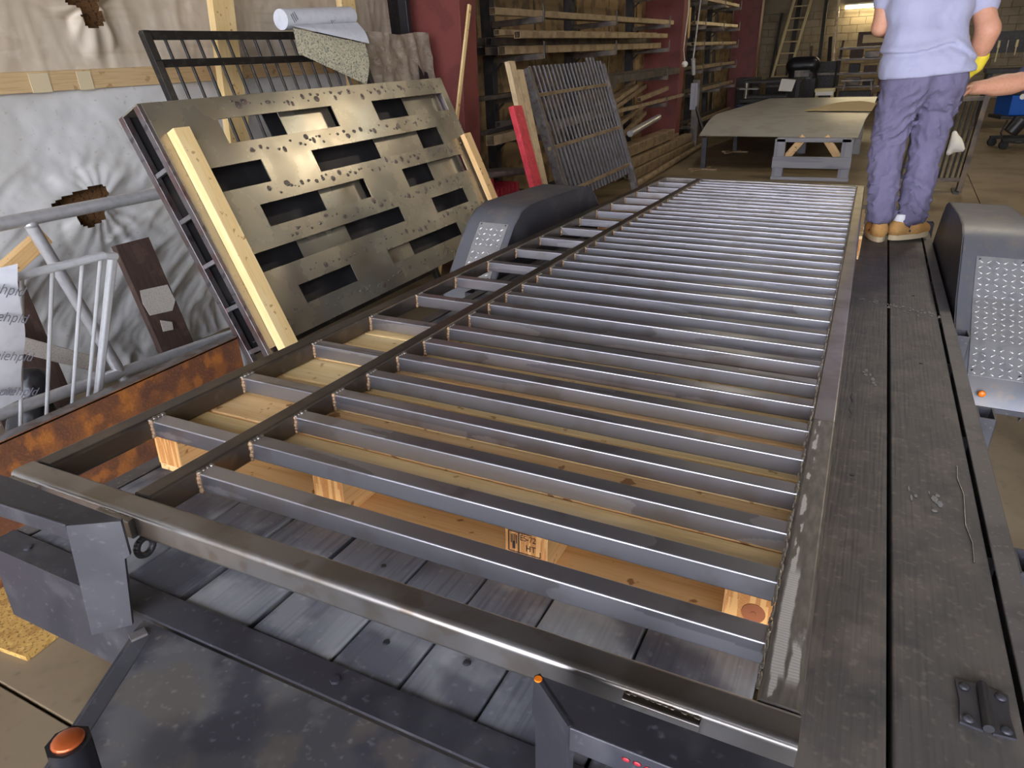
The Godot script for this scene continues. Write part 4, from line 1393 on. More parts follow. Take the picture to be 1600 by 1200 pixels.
	for q in [[-1.62, -1.80], [-0.8, -0.95], [-2.45, -2.40]]:
		mb = MB.new()
		mb.cyl(Vector3(-3.06, 1.08, q[0] * 1.016), Vector3(-3.06, 0.0, q[1] * 1.06), 0.025, 0.025, 18)
		mb.ball(Vector3(-3.06, 1.075, q[0] * 1.016), Vector3(0.03, 0.02, 0.03), 12, 6)
		part(h, "post_pipe", mb, M.galvanised)
	# silver baluster railing leaning on the rusty beam
	var s := thing("silver_stair_railing", "silver painted baluster railing leaning behind the rusty beam", "railing")
	var sx := func(y: float) -> float: return -2.75 + 0.59 * (y - 0.445)
	mb = MB.new()
	mb.bar(Vector3(sx.call(1.045), 1.055, -0.6), Vector3(sx.call(1.035), 1.035, -1.50), 0.032, 0.026, 0.01)
	mb.bar(Vector3(sx.call(1.035), 1.035, -1.495), Vector3(sx.call(1.02), 1.02, -1.545), 0.032, 0.026, 0.01)
	part(s, "top_rail", mb, M.silver_paint)
	mb = MB.new()
	mb.bar(Vector3(sx.call(1.03), 1.03, -1.535), Vector3(sx.call(0.0), 0.0, -1.53), 0.027, 0.027, 0.007, Vector3.RIGHT)
	part(s, "end_post", mb, M.silver_paint)
	mb = MB.new()
	mb.bar(Vector3(sx.call(0.1), 0.1, -0.6), Vector3(sx.call(0.1), 0.1, -1.53), 0.03, 0.03, 0.006)
	part(s, "bottom_rail", mb, M.silver_paint)
	for z in [-0.81, -0.91, -1.01, -1.11, -1.215, -1.315, -1.42, -1.488]:
		mb = MB.new()
		mb.cyl(Vector3(sx.call(1.03), 1.03, z), Vector3(sx.call(0.1), 0.1, z), 0.0068, 0.0068, 10)
		part(s, "baluster", mb, M.silver_paint)
	# white printed sheet hung over the silver railing
	var w := thing("printed_white_sheet", "white sheet with slanted grey print hanging on the silver railing", "sheet")
	mb = MB.new()
	var drape := func(u: float, t: float) -> Vector3:
		var y := lerpf(1.10, 0.575, t)
		var z := lerpf(-0.5, -1.17 - 0.035 * t + 0.012 * sin(t * 9.0), u)
		return Vector3(sx.call(y) + 0.045 + 0.014 * sin(u * 7.0 + t * 3.0) + 0.01 * sin(t * 8.0), y, z)
	mb.sheet(24, 20, drape)
	var sheet := part(w, "sheet", mb, M.vinyl_back)
	var face := Basis(Vector3(0, -0.42, -0.91).normalized(), Vector3(0.50, 0.78, -0.37).normalized(), Vector3(0.86, -0.46, 0.2).normalized()).orthonormalized()
	for q in [[1.03, -1.12], [0.93, -1.13], [0.775, -1.15], [0.66, -1.09], [0.62, -1.17], [0.86, -1.0], [0.7, -1.0]]:
		lettering(w, "print", "piehpld", 0.034, Transform3D(face, Vector3(sx.call(q[0]) + 0.072, q[0], q[1])), M.print_grey, 0.8)
	# boards and a bag between railing and wall
	mb = MB.new()
	mb.bar(Vector3(-3.19, 0.0, -2.28), Vector3(-3.408, 0.83, -2.285), 0.195, 0.04, 0.003, Vector3.RIGHT, 0.7)
	var dp := thing("dark_plank", "dark brown plank with white label leaning on the film wall", "plank")
	part(dp, "plank", mb, M.dark_board)
	mb = MB.new()
	mb.prism(Vector3(-3.300, 0.530, -2.28), Vector3(0, 0, -1), Vector3(-0.254, 0.967, 0), [Vector2(-0.08, -0.06), Vector2(0.05, -0.075), Vector2(0.09, -0.03), Vector2(0.085, 0.06), Vector2(-0.075, 0.075), Vector2(-0.09, 0.01)], 0.003)
	mb.prism(Vector3(-3.266, 0.405, -2.26), Vector3(0, 0, -1), Vector3(-0.254, 0.967, 0), [Vector2(-0.03, -0.03), Vector2(0.03, -0.04), Vector2(0.04, 0.0), Vector2(-0.02, 0.03)], 0.003)
	part(dp, "label", mb, M.label_white, "torn white paper label")
	mb = MB.new()
	mb.bar(Vector3(-3.38, 0.63, -1.46), Vector3(-3.40, 0.29, -1.92), 0.02, 0.075, 0.003, Vector3.UP)
	single("pale_board", mb, M.label_white, "pale grey board propped behind the silver balusters", "board")
	mb = MB.new()
	mb.bar(Vector3(-3.44, 0.0, -1.62), Vector3(-3.52, 0.86, -1.60), 0.34, 0.018, 0.002, Vector3.RIGHT)
	single("dark_plywood", mb, M.dark_board, "dark brown plywood sheet against the wall behind silver balusters", "board")
	mb = MB.new()
	mb.bar(Vector3(-3.15, 0.79, -1.32), Vector3(-3.16, 1.0, -1.74), 0.05, 0.065, 0.003)
	single("timber_offcut", mb, M.pine_orange, "orange pine offcut jammed behind the pipe handrail", "timber")
	var fl := Flesh.new()
	fl.add(Vector3(-3.22, 0.12, -1.45), Vector3(-3.22, 0.13, -1.85), 0.10, 0.09, 0.08)
	fl.add(Vector3(-3.22, 0.2, -1.46), Vector3(-3.22, 0.40, -1.52), 0.09, 0.06, 0.08)
	mb = MB.new()
	var crease := func(p: Vector3) -> float: return 0.014 * nz.get_noise_3d(p.x * 7.0, p.y * 7.0, p.z * 7.0)
	fl.net(mb, 0.018, crease)
	single("black_bag", mb, M.black_plastic, "black plastic bag on the floor behind the silver railing", "bag")

func rack_wall() -> void:
	var mb: MB
	# cantilever pipe racks: uprights and arms
	var bays := [[[-6.9, -9.0, -11.34], "near"], [[-13.6, -15.1, -16.6], "far"]]
	for bi in 2:
		var rk := thing("cantilever_rack", "tall steel pipe rack between the red columns" if bi == 0 else "far steel pipe rack beyond the second red column", "rack")
		for z in bays[bi][0]:
			mb = MB.new()
			mb.bar(Vector3(-3.76, 0.0, z), Vector3(-3.76, 2.9, z), 0.11, 0.1, 0.004, Vector3.FORWARD)
			part(rk, "upright", mb, M.dark_steel)
			for y in [0.30, 0.84, 1.22, 1.60, 1.92, 2.30]:
				mb = MB.new()
				mb.bar(Vector3(-3.76, y - 0.02, z), Vector3(-3.15, y, z), 0.05, 0.055, 0.003)
				var arm := part(rk, "arm", mb, M.rack_steel)
				mb = MB.new()
				mb.bar(Vector3(-3.146, y - 0.02, z), Vector3(-3.146, y + 0.13, z), 0.012, 0.03, 0.002, Vector3.FORWARD)
				part(arm, "stop", mb, M.rack_steel)
				mb = MB.new()
				mb.bar(Vector3(-3.71, y - 0.12, z), Vector3(-3.62, y - 0.04, z), 0.02, 0.02, 0.002)
				part(arm, "brace", mb, M.dark_steel)
	# stock on the near rack
	var k := 0
	var tubes := [   # z near, z far, x, y, w, h, material, label
		[-6.15, -12.0, -3.30, 1.978, 0.06, 0.06, "rusty_tube", "single square steel tube on the upper rack arm"],
		[-7.3, -12.2, -3.42, 1.975, 0.05, 0.05, "rack_steel", "flat dark tube behind the upper arm's square tube"],
		[-6.22, -11.8, -3.62, 1.665, 0.07, 0.07, "rack_steel", "rearmost square tube of the bundle on the middle rack arm"],
		[-6.30, -11.9, -3.62, 1.745, 0.07, 0.07, "rack_steel", "rearmost upper tube of the bundle on the middle rack arm"],
		[-6.28, -11.7, -3.50, 1.665, 0.07, 0.07, "rack_steel", "second lower tube of the bundle on the middle rack arm"],
		[-6.42, -11.3, -3.50, 1.745, 0.07, 0.07, "rack_steel", "second upper tube of the bundle on the middle rack arm"],
		[-6.44, -11.6, -3.38, 1.665, 0.075, 0.075, "rusty_tube", "front lower tube of the bundle, blue inside, on the middle arm"],
		[-6.52, -11.5, -3.25, 1.79, 0.065, 0.06, "rusty_tube", "front upper tube, turned on edge, of the middle arm bundle"],
		[-6.36, -11.4, -3.38, 1.815, 0.06, 0.05, "rusty_tube", "topmost tube of the bundle on the middle rack arm"],
		[-8.3, -12.2, -3.22, 1.293, 0.06, 0.09, "rack_steel", "grey flat channel on the arm above the scrap tubes"],
		[-8.3, -12.0, -3.34, 1.345, 0.05, 0.03, "rack_steel", "thin grey strip lying behind the flat channel"],
		[-8.4, -12.4, -3.18, 0.915, 0.05, 0.045, "rusty_tube", "tan square tube along the lower rack arms"],
		[-5.80, -8.3, -3.20, 0.935, 0.085, 0.085, "rusty_tube", "large square tube sticking out beside the red board"],
		[-6.0, -8.3, -3.22, 1.05, 0.05, 0.05, "rack_steel", "small square tube lying on the large square tube"],
		[-5.57, -9.0, -3.34, 0.985, 0.04, 0.04, "rack_steel", "small dark tube left of the large square tube"],
		[-6.3, -11.9, -3.4, 2.355, 0.06, 0.06, "rack_steel", "dark tube on the topmost rack arm"],
		[-6.6, -11.9, -3.25, 2.355, 0.05, 0.05, "rack_steel", "front dark tube on the topmost rack arm"],
		[-5.9, -8.8, -3.5, 1.26, 0.05, 0.04, "rack_steel", "dark strip on the rack behind the pale timbers"]]
	for t in tubes:
		mb = MB.new()
		mb.hollow(Vector3(t[2], t[3], t[0]), Vector3(t[2], t[3], t[1]), t[4], t[5], 0.005, Vector3.UP, t[0])
		single("steel_tube", mb, M[t[6]], t[7], "tube", "stock on the near pipe rack")
	# loose scrap tubes thrown on the lower arms
	var scrap := [[-3.2, 1.02, -9.0, -3.3, 1.16, -10.3, "square scrap tube poking forward from the lower arms"], [-3.25, 0.96, -9.3, -3.45, 1.12, -11.2, "long scrap tube rising to the back of the lower arms"], [-3.16, 1.0, -10.0, -3.22, 1.06, -11.6, "pale scrap tube lying on top of the lower pile"], [-3.4, 0.97, -8.9, -3.5, 1.18, -10.8, "rear scrap tube leaning on the lower pile"], [-3.3, 0.62, -8.9, -3.4, 0.86, -11.0, "brown scrap tube under the lower arms"], [-3.2, 0.52, -9.1, -3.35, 0.76, -10.9, "scrap pipe under the lower arms, nearest the floor stock"], [-3.45, 0.72, -9.6, -3.5, 0.76, -11.2, "thin scrap tube below the tan square tube"]]
	for q in scrap:
		mb = MB.new()
		mb.hollow(Vector3(q[0], q[1], q[2]), Vector3(q[3], q[4], q[5]), 0.055, 0.055, 0.005)
		single("scrap_tube", mb, M.rusty_tube, q[6], "tube", "scrap tubes on the lower arms")
	mb = MB.new()
	mb.cyl(Vector3(-3.15, 0.60, -9.62), Vector3(-3.28, 0.66, -11.4), 0.045, 0.045, 16)
	single("white_ended_pipe", mb, M.galvanised, "round pipe with a pale end under the lower arms", "pipe")
	# heavy stock on the floor in front of the rack
	var low := [[-3.12, 0.075, 0.15, 0.13, -9.55, -13.0, "front hollow section of the floor stock"], [-3.14, 0.215, 0.14, 0.12, -9.35, -12.8, "second layer hollow section of the floor stock"], [-3.32, 0.08, 0.16, 0.14, -9.3, -12.9, "rear lower hollow section of the floor stock"], [-3.33, 0.24, 0.15, 0.13, -9.1, -12.6, "rear upper hollow section of the floor stock"], [-3.22, 0.375, 0.2, 0.14, -9.0, -11.8, "big brown box section on top of the floor stock"], [-3.55, 0.1, 0.16, 0.18, -9.0, -12.6, "rearmost dark section of the floor stock"]]
	for q in low:
		mb = MB.new()
		mb.hollow(Vector3(q[0], q[1], q[4]), Vector3(q[0], q[1], q[5]), q[2], q[3], 0.008, Vector3.UP, q[4])
		single("floor_section", mb, M.rusty_tube, q[6], "steel section", "steel sections on the floor by the rack")
	mb = MB.new()
	mb.cyl(Vector3(-2.84, 0.045, -8.9), Vector3(-2.98, 0.045, -13.2), 0.042, 0.042, 14)
	single("floor_pipe", mb, M.rusty_tube, "long brown pipe lying at the edge of the floor stock", "pipe")
	# stock on the far rack
	var arm_words := ["lowest", "second", "third", "fourth", "fifth", "topmost"]
	var levels := [0.36, 0.90, 1.28, 1.66, 1.98, 2.36]
	for i in 6:
		for s in 2:
			mb = MB.new()
			var x := -3.24 if s == 0 else -3.45
			mb.hollow(Vector3(x, levels[i] + 0.01, -13.1 - rng.randf() * 0.3), Vector3(x - 0.05, levels[i] + 0.01, -17.0), 0.06, 0.055, 0.005)
			single("far_tube", mb, M.rack_steel if s == 1 else M.rusty_tube, "%s tube on the %s arm of the far rack" % ["tan front" if s == 0 else "dark rear", arm_words[i]], "tube", "stock on the far pipe rack")
	# conduit post, cords and hooks at the second column
	var cp := thing("conduit_post", "grey steel conduit post with blue cover beside the second red column", "post")
	mb = MB.new()
	mb.bar(Vector3(-3.08, 0.0, -12.95), Vector3(-3.08, 1.12, -12.95), 0.12, 0.09, 0.004, Vector3.FORWARD)
	part(cp, "channel", mb, M.rack_steel)
	mb = MB.new()
	mb.box(Vector3(-3.10, 0.86, -12.87), Vector3(0.12, 0.42, 0.05), 0.004)
	part(cp, "cover", mb, M.grey_timber)
	mb = MB.new()
	mb.bar(Vector3(-3.08, 0.75, -12.9), Vector3(-2.75, 0.12, -12.5), 0.04, 0.04, 0.003)
	part(cp, "strut", mb, M.dark_steel)
	mb = MB.new()
	mb.pipe([Vector3(-3.05, 5.05, -12.4), Vector3(-3.02, 2.29, -12.6), Vector3(-3.0, 1.45, -12.25)], 0.012, 8)
	mb.cyl(Vector3(-3.0, 1.45, -12.25), Vector3(-3.0, 1.22, -12.34), 0.035, 0.03, 10)
	single("hanging_cable", mb, M.galvanised, "pale hanging cable with a plug at the second column", "cable")
	mb = MB.new()
	mb.pipe([Vector3(-3.0, 5.05, -11.8), Vector3(-3.0, 2.1, -11.85), Vector3(-3.0, 1.74, -11.89)], 0.008, 6)
	mb.cyl(Vector3(-3.0, 2.16, -11.85), Vector3(-3.0, 1.76, -11.88), 0.03, 0.016, 8)
	single("pull_rope", mb, M.rope, "yellow pull rope hanging before the second column", "rope")
	mb = MB.new()
	mb.pipe([Vector3(-2.99, 5.0, -11.7), Vector3(-2.99, 2.1, -11.75), Vector3(-3.0, 1.6, -11.62), Vector3(-3.0, 1.44, -11.73)], 0.006, 6)
	mb.ball(Vector3(-3.0, 1.39, -11.74), Vector3(0.05, 0.045, 0.05), 10, 6)
	single("rope_knob", mb, M.paper, "round white knob on a looped cord at the second column", "knob")
	# red machine and its cover behind the fender
	var rm := thing("red_finned_machine", "dark red finned machine on the floor behind the left fender", "machine")
	mb = MB.new()
	mb.box(Vector3(-2.97, 0.36, -5.10), Vector3(0.3, 0.72, 0.12), 0.03)
	part(rm, "end_casting", mb, M.red_enamel)
	for i in 6:
		mb = MB.new()
		mb.box(Vector3(-2.97, 0.45, -5.22 - i * 0.075), Vector3(0.28, 0.34, 0.028), 0.01)
		part(rm, "fin", mb, M.red_enamel)
	mb = MB.new()
	mb.cyl(Vector3(-2.97, 0.45, -5.1), Vector3(-2.97, 0.45, -5.75), 0.1, 0.1, 16)
	mb.box(Vector3(-2.97, 0.14, -5.4), Vector3(0.34, 0.28, 0.62), 0.02)
	part(rm, "block", mb, M.red_enamel)
	mb = MB.new()
	mb.bar(Vector3(-2.97, 0.745, -5.12), Vector3(-2.97, 0.68, -5.80), 0.3, 0.05, 0.02)
	part(rm, "lid", mb, M.grey_scale, "tan grey flat lid")
	# timbers in front of the rack
	mb = MB.new()
	mb.bar(Vector3(-2.46, 0.0, -5.50), Vector3(-2.82, 1.232, -5.57), 0.16, 0.05, 0.003, Vector3.RIGHT, 0.3)
	single("red_board", mb, M.red_paint, "bright red painted board leaning before the pipe rack", "board")
	mb = MB.new()
	mb.bar(Vector3(-2.56, 0.0, -5.66), Vector3(-2.93, 1.57, -5.72), 0.11, 0.045, 0.003, Vector3.RIGHT, 1.3)
	single("timber_stud", mb, M.pine_pale, "taller pale stud behind the red board", "timber", "pale studs by the red board")
	mb = MB.new()
	mb.bar(Vector3(-2.58, 0.0, -5.83), Vector3(-2.93, 1.50, -5.88), 0.10, 0.045, 0.003, Vector3.RIGHT, 2.3)
	single("timber_stud", mb, M.pine_pale, "shorter pale stud between taller stud and picket panel", "timber", "pale studs by the red board")

func picket_panel() -> void:
	# welded picket gate leaning on the rack
	var px := func(y: float) -> float: return -3.10 - 0.3 * (y - 1.5)
	for s in 1:
		var g := thing("picket_gate", "grey steel picket gate leaning on the pipe rack", "gate")
		var mb: MB
		for q in [[-6.36, 1.50], [-8.34, 1.48]]:
			mb = MB.new()
			mb.bar(Vector3(px.call(q[1]), q[1], q[0]), Vector3(px.call(0.0), 0.0, q[0] - 0.10), 0.055 if q[0] > -7 else 0.04, 0.09, 0.004, Vector3.RIGHT, q[0])
			part(g, "stile", mb, M.grey_scale)
		for y in [1.27, 0.80, 0.38]:
			mb = MB.new()
			mb.bar(Vector3(px.call(y) + 0.012, y, -6.36), Vector3(px.call(y) + 0.012, y, -8.38), 0.03, 0.032, 0.003)
			part(g, "rail", mb, M.rusty_tube)
		for k in 20:
			var z := -6.46 - k * 0.098 + (0.012 if s == 1 else 0.0)
			var yt := 1.52 + (0.04 if k > 14 and k < 18 else 0.0)
			mb = MB.new()
			mb.bar(Vector3(px.call(yt), yt, z), Vector3(px.call(0.28), 0.28, z - 0.09), 0.022, 0.022, 0.003, Vector3.RIGHT, k * 0.3)
			part(g, "picket", mb, M.picket_steel)
		if s == 0:
			for k in 20:
				var z := -6.41 - k * 0.098
				mb = MB.new()
				mb.bar(Vector3(px.call(0.80), 0.80, z - 0.03), Vector3(px.call(0.28), 0.28, z - 0.07), 0.02, 0.02, 0.003, Vector3.RIGHT, k * 0.3)
				part(g, "half_picket", mb, M.picket_steel)

func shop_floor() -> void:
	var mb: MB
	# sheet steel on trestles
	var t := thing("sheet_steel_table", "grey steel sheet on a timber trestle and pipe stands", "table")
	mb = MB.new()
	var sh := func(u: float, w: float) -> Vector3:
		var a := Vector3(-2.49, 0.45, -10.78).lerp(Vector3(-0.39, 0.45, -10.62), u)
		var b := Vector3(-2.72, 0.57, -13.0).lerp(Vector3(-0.36, 0.57, -13.0), u)
		var c := Vector3(-2.40, 0.58, -16.6).lerp(Vector3(-0.37, 0.58, -16.5), u)
		if w < 0.4:
			var q := w / 0.4
			return a.lerp(b, q) + Vector3(0, 0.05 * sin(q * PI), 0)
		return b.lerp(c, (w - 0.4) / 0.6)
	mb.sheet(10, 20, sh)
	var low := func(u: float, w: float) -> Vector3: return sh.call(u, w) - Vector3(0, 0.006, 0)
	mb.sheet(10, 20, low)
	part(t, "steel_sheet", mb, M.table_sheet)
	for x in [-1.26, -0.47]:
		mb = MB.new()
		mb.bar(Vector3(x, 0.0, -10.0), Vector3(x, 0.50, -10.0), 0.13, 0.1, 0.004, Vector3.FORWARD)
		part(t, "trestle_leg", mb, M.grey_timber)
		mb = MB.new()
		mb.bar(Vector3(x, 0.0, -12.6), Vector3(x, 0.56, -12.6), 0.13, 0.1, 0.004, Vector3.FORWARD)
		part(t, "trestle_leg", mb, M.grey_timber)
	for q in [[0.22, 0.14], [0.02, 0.04]]:
		mb = MB.new()
		mb.bar(Vector3(-1.33, q[0], -9.95), Vector3(-0.40, q[0], -9.95), 0.05, q[1], 0.004)
		part(t, "trestle_rail", mb, M.grey_timber)
	for s in [-1, 1]:
		mb = MB.new()
		mb.bar(Vector3(-0.865 + s * 0.33, 0.24, -10.06), Vector3(-0.865 + s * 0.12, 0.52, -10.06), 0.05, 0.09, 0.003)
		part(t, "timber_brace", mb, M.pine_orange, "bare pine diagonal brace")
	mb = MB.new()
	mb.bar(Vector3(-1.3, 0.49, -10.0), Vector3(-0.43, 0.49, -10.0), 0.1, 0.05, 0.003)
	mb.bar(Vector3(-1.2, 0.40, -12.6), Vector3(-0.5, 0.40, -12.6), 0.1, 0.1, 0.003)
	part(t, "trestle_beam", mb, M.grey_timber)
	for q in [[-2.37, -10.64, 0.44], [-2.30, -12.6, 0.56], [-2.25, -15.6, 0.57]]:
		mb = MB.new()
		mb.bar(Vector3(q[0], 0.02, q[1]), Vector3(q[0], q[2], q[1]), 0.07, 0.07, 0.004, Vector3.FORWARD)
		var st := part(t, "pipe_stand", mb, M.dark_steel)
		mb = MB.new()
		mb.bar(Vector3(q[0] - 0.2, 0.012, q[1] + 0.02), Vector3(q[0] + 0.22, 0.012, q[1] + 0.05), 0.06, 0.022, 0.003)
		mb.bar(Vector3(q[0] - 0.1, 0.012, q[1] + 0.25), Vector3(q[0] + 0.04, 0.012, q[1] - 0.2), 0.06, 0.022, 0.003)
		part(st, "foot", mb, M.rusty_tube)
	mb = MB.new()
	mb.prism(Vector3(0, 0.592, 0), Vector3.RIGHT, Vector3.FORWARD, [Vector2(-1.35, 13.2), Vector2(-0.34, 13.0), Vector2(-0.33, 14.6), Vector2(-0.62, 15.2), Vector2(-0.95, 14.9)], 0.008)
	single("cardboard_sheet", mb, M.cardboard, "tan cardboard lying on the steel sheet table", "cardboard")
	# black steel gate standing on the floor behind the trailer
	var g := thing("dark_floor_gate", "dark steel gate standing on the floor behind the standing man", "gate", Transform3D(Basis(Vector3.UP, 0.25), Vector3(0.1, 0, -9.25)))
	for q in [[0.68, 0.76], [0.0, 0.06]]:
		mb = MB.new()
		mb.bar(Vector3(q[0], 0.0, 0), Vector3(q[1], 1.04, 0), 0.055, 0.05, 0.004, Vector3.FORWARD)
		part(g, "stile", mb, M.rack_steel)
	for y in [0.14, 0.98]:
		mb = MB.new()
		mb.bar(Vector3(0.0, y, 0), Vector3(0.69 + y * 0.07, y, 0), 0.04, 0.045, 0.004)
		part(g, "rail", mb, M.rack_steel)
	for k in 11:
		mb = MB.new()
		mb.bar(Vector3(0.06 + k * 0.056, 0.15, 0), Vector3(0.13 + k * 0.056, 0.97, 0), 0.02, 0.02, 0.002, Vector3.FORWARD)
		part(g, "picket", mb, M.black_rail)
	mb = MB.new()
	mb.bar(Vector3(0.62, 0.012, 0.12), Vector3(0.70, 0.012, -0.2), 0.06, 0.022, 0.003)
	part(g, "foot", mb, M.black_rail)
	var fl := Flesh.new()
	fl.add(Vector3(0.60, 0.64, -9.3), Vector3(0.63, 0.52, -9.26), 0.03, 0.07, 0.03)
	fl.add(Vector3(0.63, 0.56, -9.26), Vector3(0.69, 0.49, -9.24), 0.05, 0.035, 0.03)
	fl.add(Vector3(0.63, 0.56, -9.26), Vector3(0.58, 0.45, -9.22), 0.045, 0.03, 0.03)
	mb = MB.new()
	fl.net(mb, 0.015)
	single("white_rag", mb, M.paper, "crumpled white rag hanging on the dark floor gate", "rag")
	# welding machine on its trolley
	var w := thing("welding_machine", "blue welding machine on a black wheeled trolley", "welder", Transform3D(Basis(Vector3.UP, 0.3), Vector3(1.72, 0, -13.6)))
	mb = MB.new()
	mb.box(Vector3(0, 0.62, 0), Vector3(0.62, 0.30, 0.5), 0.03)
	part(w, "case", mb, M.blue_enamel)
	mb = MB.new()
	mb.box(Vector3(-0.02, 0.80, 0), Vector3(0.66, 0.08, 0.5), 0.02)
	part(w, "top_deck", mb, M.machine_dark)
	mb = MB.new()
	mb.box(Vector3(-0.06, 0.455, 0.0), Vector3(0.66, 0.05, 0.44), 0.01)
	mb.bar(Vector3(-0.3, 0.13, 0.2), Vector3(0.5, 0.13, 0.2), 0.05, 0.05, 0.005)
	mb.bar(Vector3(-0.3, 0.13, -0.2), Vector3(0.5, 0.13, -0.2), 0.05, 0.05, 0.005)
	mb.bar(Vector3(0.3, 0.13, 0.2), Vector3(0.3, 0.46, 0.2), 0.04, 0.04, 0.005, Vector3.FORWARD)
	part(w, "trolley", mb, M.machine_dark)
	for q in [[-0.26, 0.2], [-0.26, -0.2], [0.4, 0.2], [0.4, -0.2]]:
		mb = MB.new()
		mb.cyl(Vector3(q[0], 0.06, q[1] - 0.03), Vector3(q[0], 0.06, q[1] + 0.03), 0.06, 0.06, 16)
		part(w, "castor", mb, M.rubber)
	mb = MB.new()
	mb.cyl(Vector3(-0.24, 0.24, 0.26), Vector3(-0.12, 0.42, 0.26), 0.10, 0.11, 16)
	part(w, "wire_feeder", mb, M.black_plastic)
	mb = MB.new()
	mb.pipe([Vector3(-0.3, 0.42, 0.24), Vector3(-0.38, 0.25, 0.3), Vector3(-0.32, 0.12, 0.32), Vector3(-0.1, 0.10, 0.34), Vector3(0.5, 0.2, 0.34)], 0.012, 8)
	part(w, "cable", mb, M.rubber)
	mb = MB.new()
	mb.box(Vector3(0.12, 0.2, 0.22), Vector3(0.12, 0.12, 0.06), 0.01)
	part(w, "red_box", mb, M.red_enamel)
	mb = MB.new()
	mb.cyl(Vector3(-0.18, 0.74, 0.255), Vector3(-0.18, 0.74, 0.262), 0.04, 0.04, 16)
	part(w, "badge", mb, M.paper)
	# tool bench behind the welder
	var b := thing("tool_bench", "dark tool bench with hanging hand tools at the far right", "bench")
	mb = MB.new()
	mb.box(Vector3(2.1, 0.98, -16.6), Vector3(1.5, 0.07, 0.7), 0.006)
	part(b, "bench_top", mb, M.machine_dark)
	for x in [1.42, 2.78]:
		mb = MB.new()
		mb.box(Vector3(x, 0.47, -16.6), Vector3(0.08, 0.95, 0.6), 0.004)
		part(b, "bench_leg", mb, M.machine_dark)
	mb = MB.new()
	mb.box(Vector3(2.1, 1.45, -16.95), Vector3(1.4, 0.36, 0.05), 0.004)
	part(b, "tool_rail", mb, M.machine_dark)
	for k in 9:
		mb = MB.new()
		var x := 1.5 + k * 0.14
		mb.cyl(Vector3(x, 1.12 + 0.05 * (k % 3), -16.9), Vector3(x, 1.36, -16.9), 0.012, 0.012, 8)
		mb.cyl(Vector3(x, 1.36, -16.9), Vector3(x, 1.48, -16.9), 0.024, 0.02, 10)
		single("hand_tool", mb, M.tool_metal if k % 2 else M.yellow_wood, "%s hand tool hanging over the tool bench" % ["leftmost", "second", "third", "fourth", "fifth", "sixth", "seventh", "eighth", "rightmost"][k], "tool", "tools over the bench")
	# black steel bench with a machine in the distance
	var d := thing("machine_bench", "low black workbench with a vice beyond the steel table", "bench")
	mb = MB.new()
	mb.box(Vector3(-2.55, 0.86, -18.0), Vector3(1.25, 0.05, 0.7), 0.005)
	part(d, "bench_top", mb, M.machine_dark)
	for x in [-3.1, -2.0]:
		mb = MB.new()
		mb.box(Vector3(x, 0.42, -18.0), Vector3(0.09, 0.84, 0.6), 0.005)
		part(d, "bench_leg", mb, M.machine_dark)
	mb = MB.new()
	mb.box(Vector3(-2.6, 0.50, -17.3), Vector3(1.0, 0.09, 0.4), 0.02)
	mb.box(Vector3(-2.55, 0.26, -17.3), Vector3(0.8, 0.5, 0.35), 0.02)
	mb.cyl(Vector3(-3.0, 0.56, -17.3), Vector3(-2.15, 0.56, -17.3), 0.06, 0.06, 14)
	part(d, "machine_bed", mb, M.machine_dark)
	mb = MB.new()
	mb.cyl(Vector3(-3.02, 0.5, -17.3), Vector3(-3.02, 0.86, -17.3), 0.05, 0.05, 12)
	mb.box(Vector3(-2.95, 0.74, -17.3), Vector3(0.4, 0.03, 0.2), 0.004)
	part(d, "vice", mb, M.tool_metal)
	mb = MB.new()
	mb.prism(Vector3(-2.25, 0.80, -17.58), Vector3.RIGHT, Vector3(0, 0.8, -0.6), [Vector2(-0.12, -0.16), Vector2(0.16, -0.18), Vector2(0.2, 0.1), Vector2(-0.1, 0.14)], 0.004)
	single("paper_sheet", mb, M.paper, "white paper hanging over the black bench edge", "paper")
	# step stool
	var s := thing("step_stool", "small pale wooden stool behind the steel table", "stool")
	mb = MB.new()
	mb.box(Vector3(-1.46, 0.64, -18.0), Vector3(0.4, 0.07, 0.3), 0.01)
	part(s, "seat", mb, M.yellow_wood)
	for q in [[-1, -1], [1, -1], [-1, 1], [1, 1]]:
		mb = MB.new()
		mb.bar(Vector3(-1.46 + q[0] * 0.2, 0.0, -18.0 + q[1] * 0.14), Vector3(-1.46 + q[0] * 0.15, 0.62, -18.0 + q[1] * 0.11), 0.05, 0.04, 0.004, Vector3.FORWARD)
		part(s, "leg", mb, M.yellow_wood)
	mb = MB.new()
	mb.box(Vector3(-1.46, 0.58, -17.86), Vector3(0.36, 0.08, 0.02), 0.004)
	part(s, "apron", mb, M.paper)

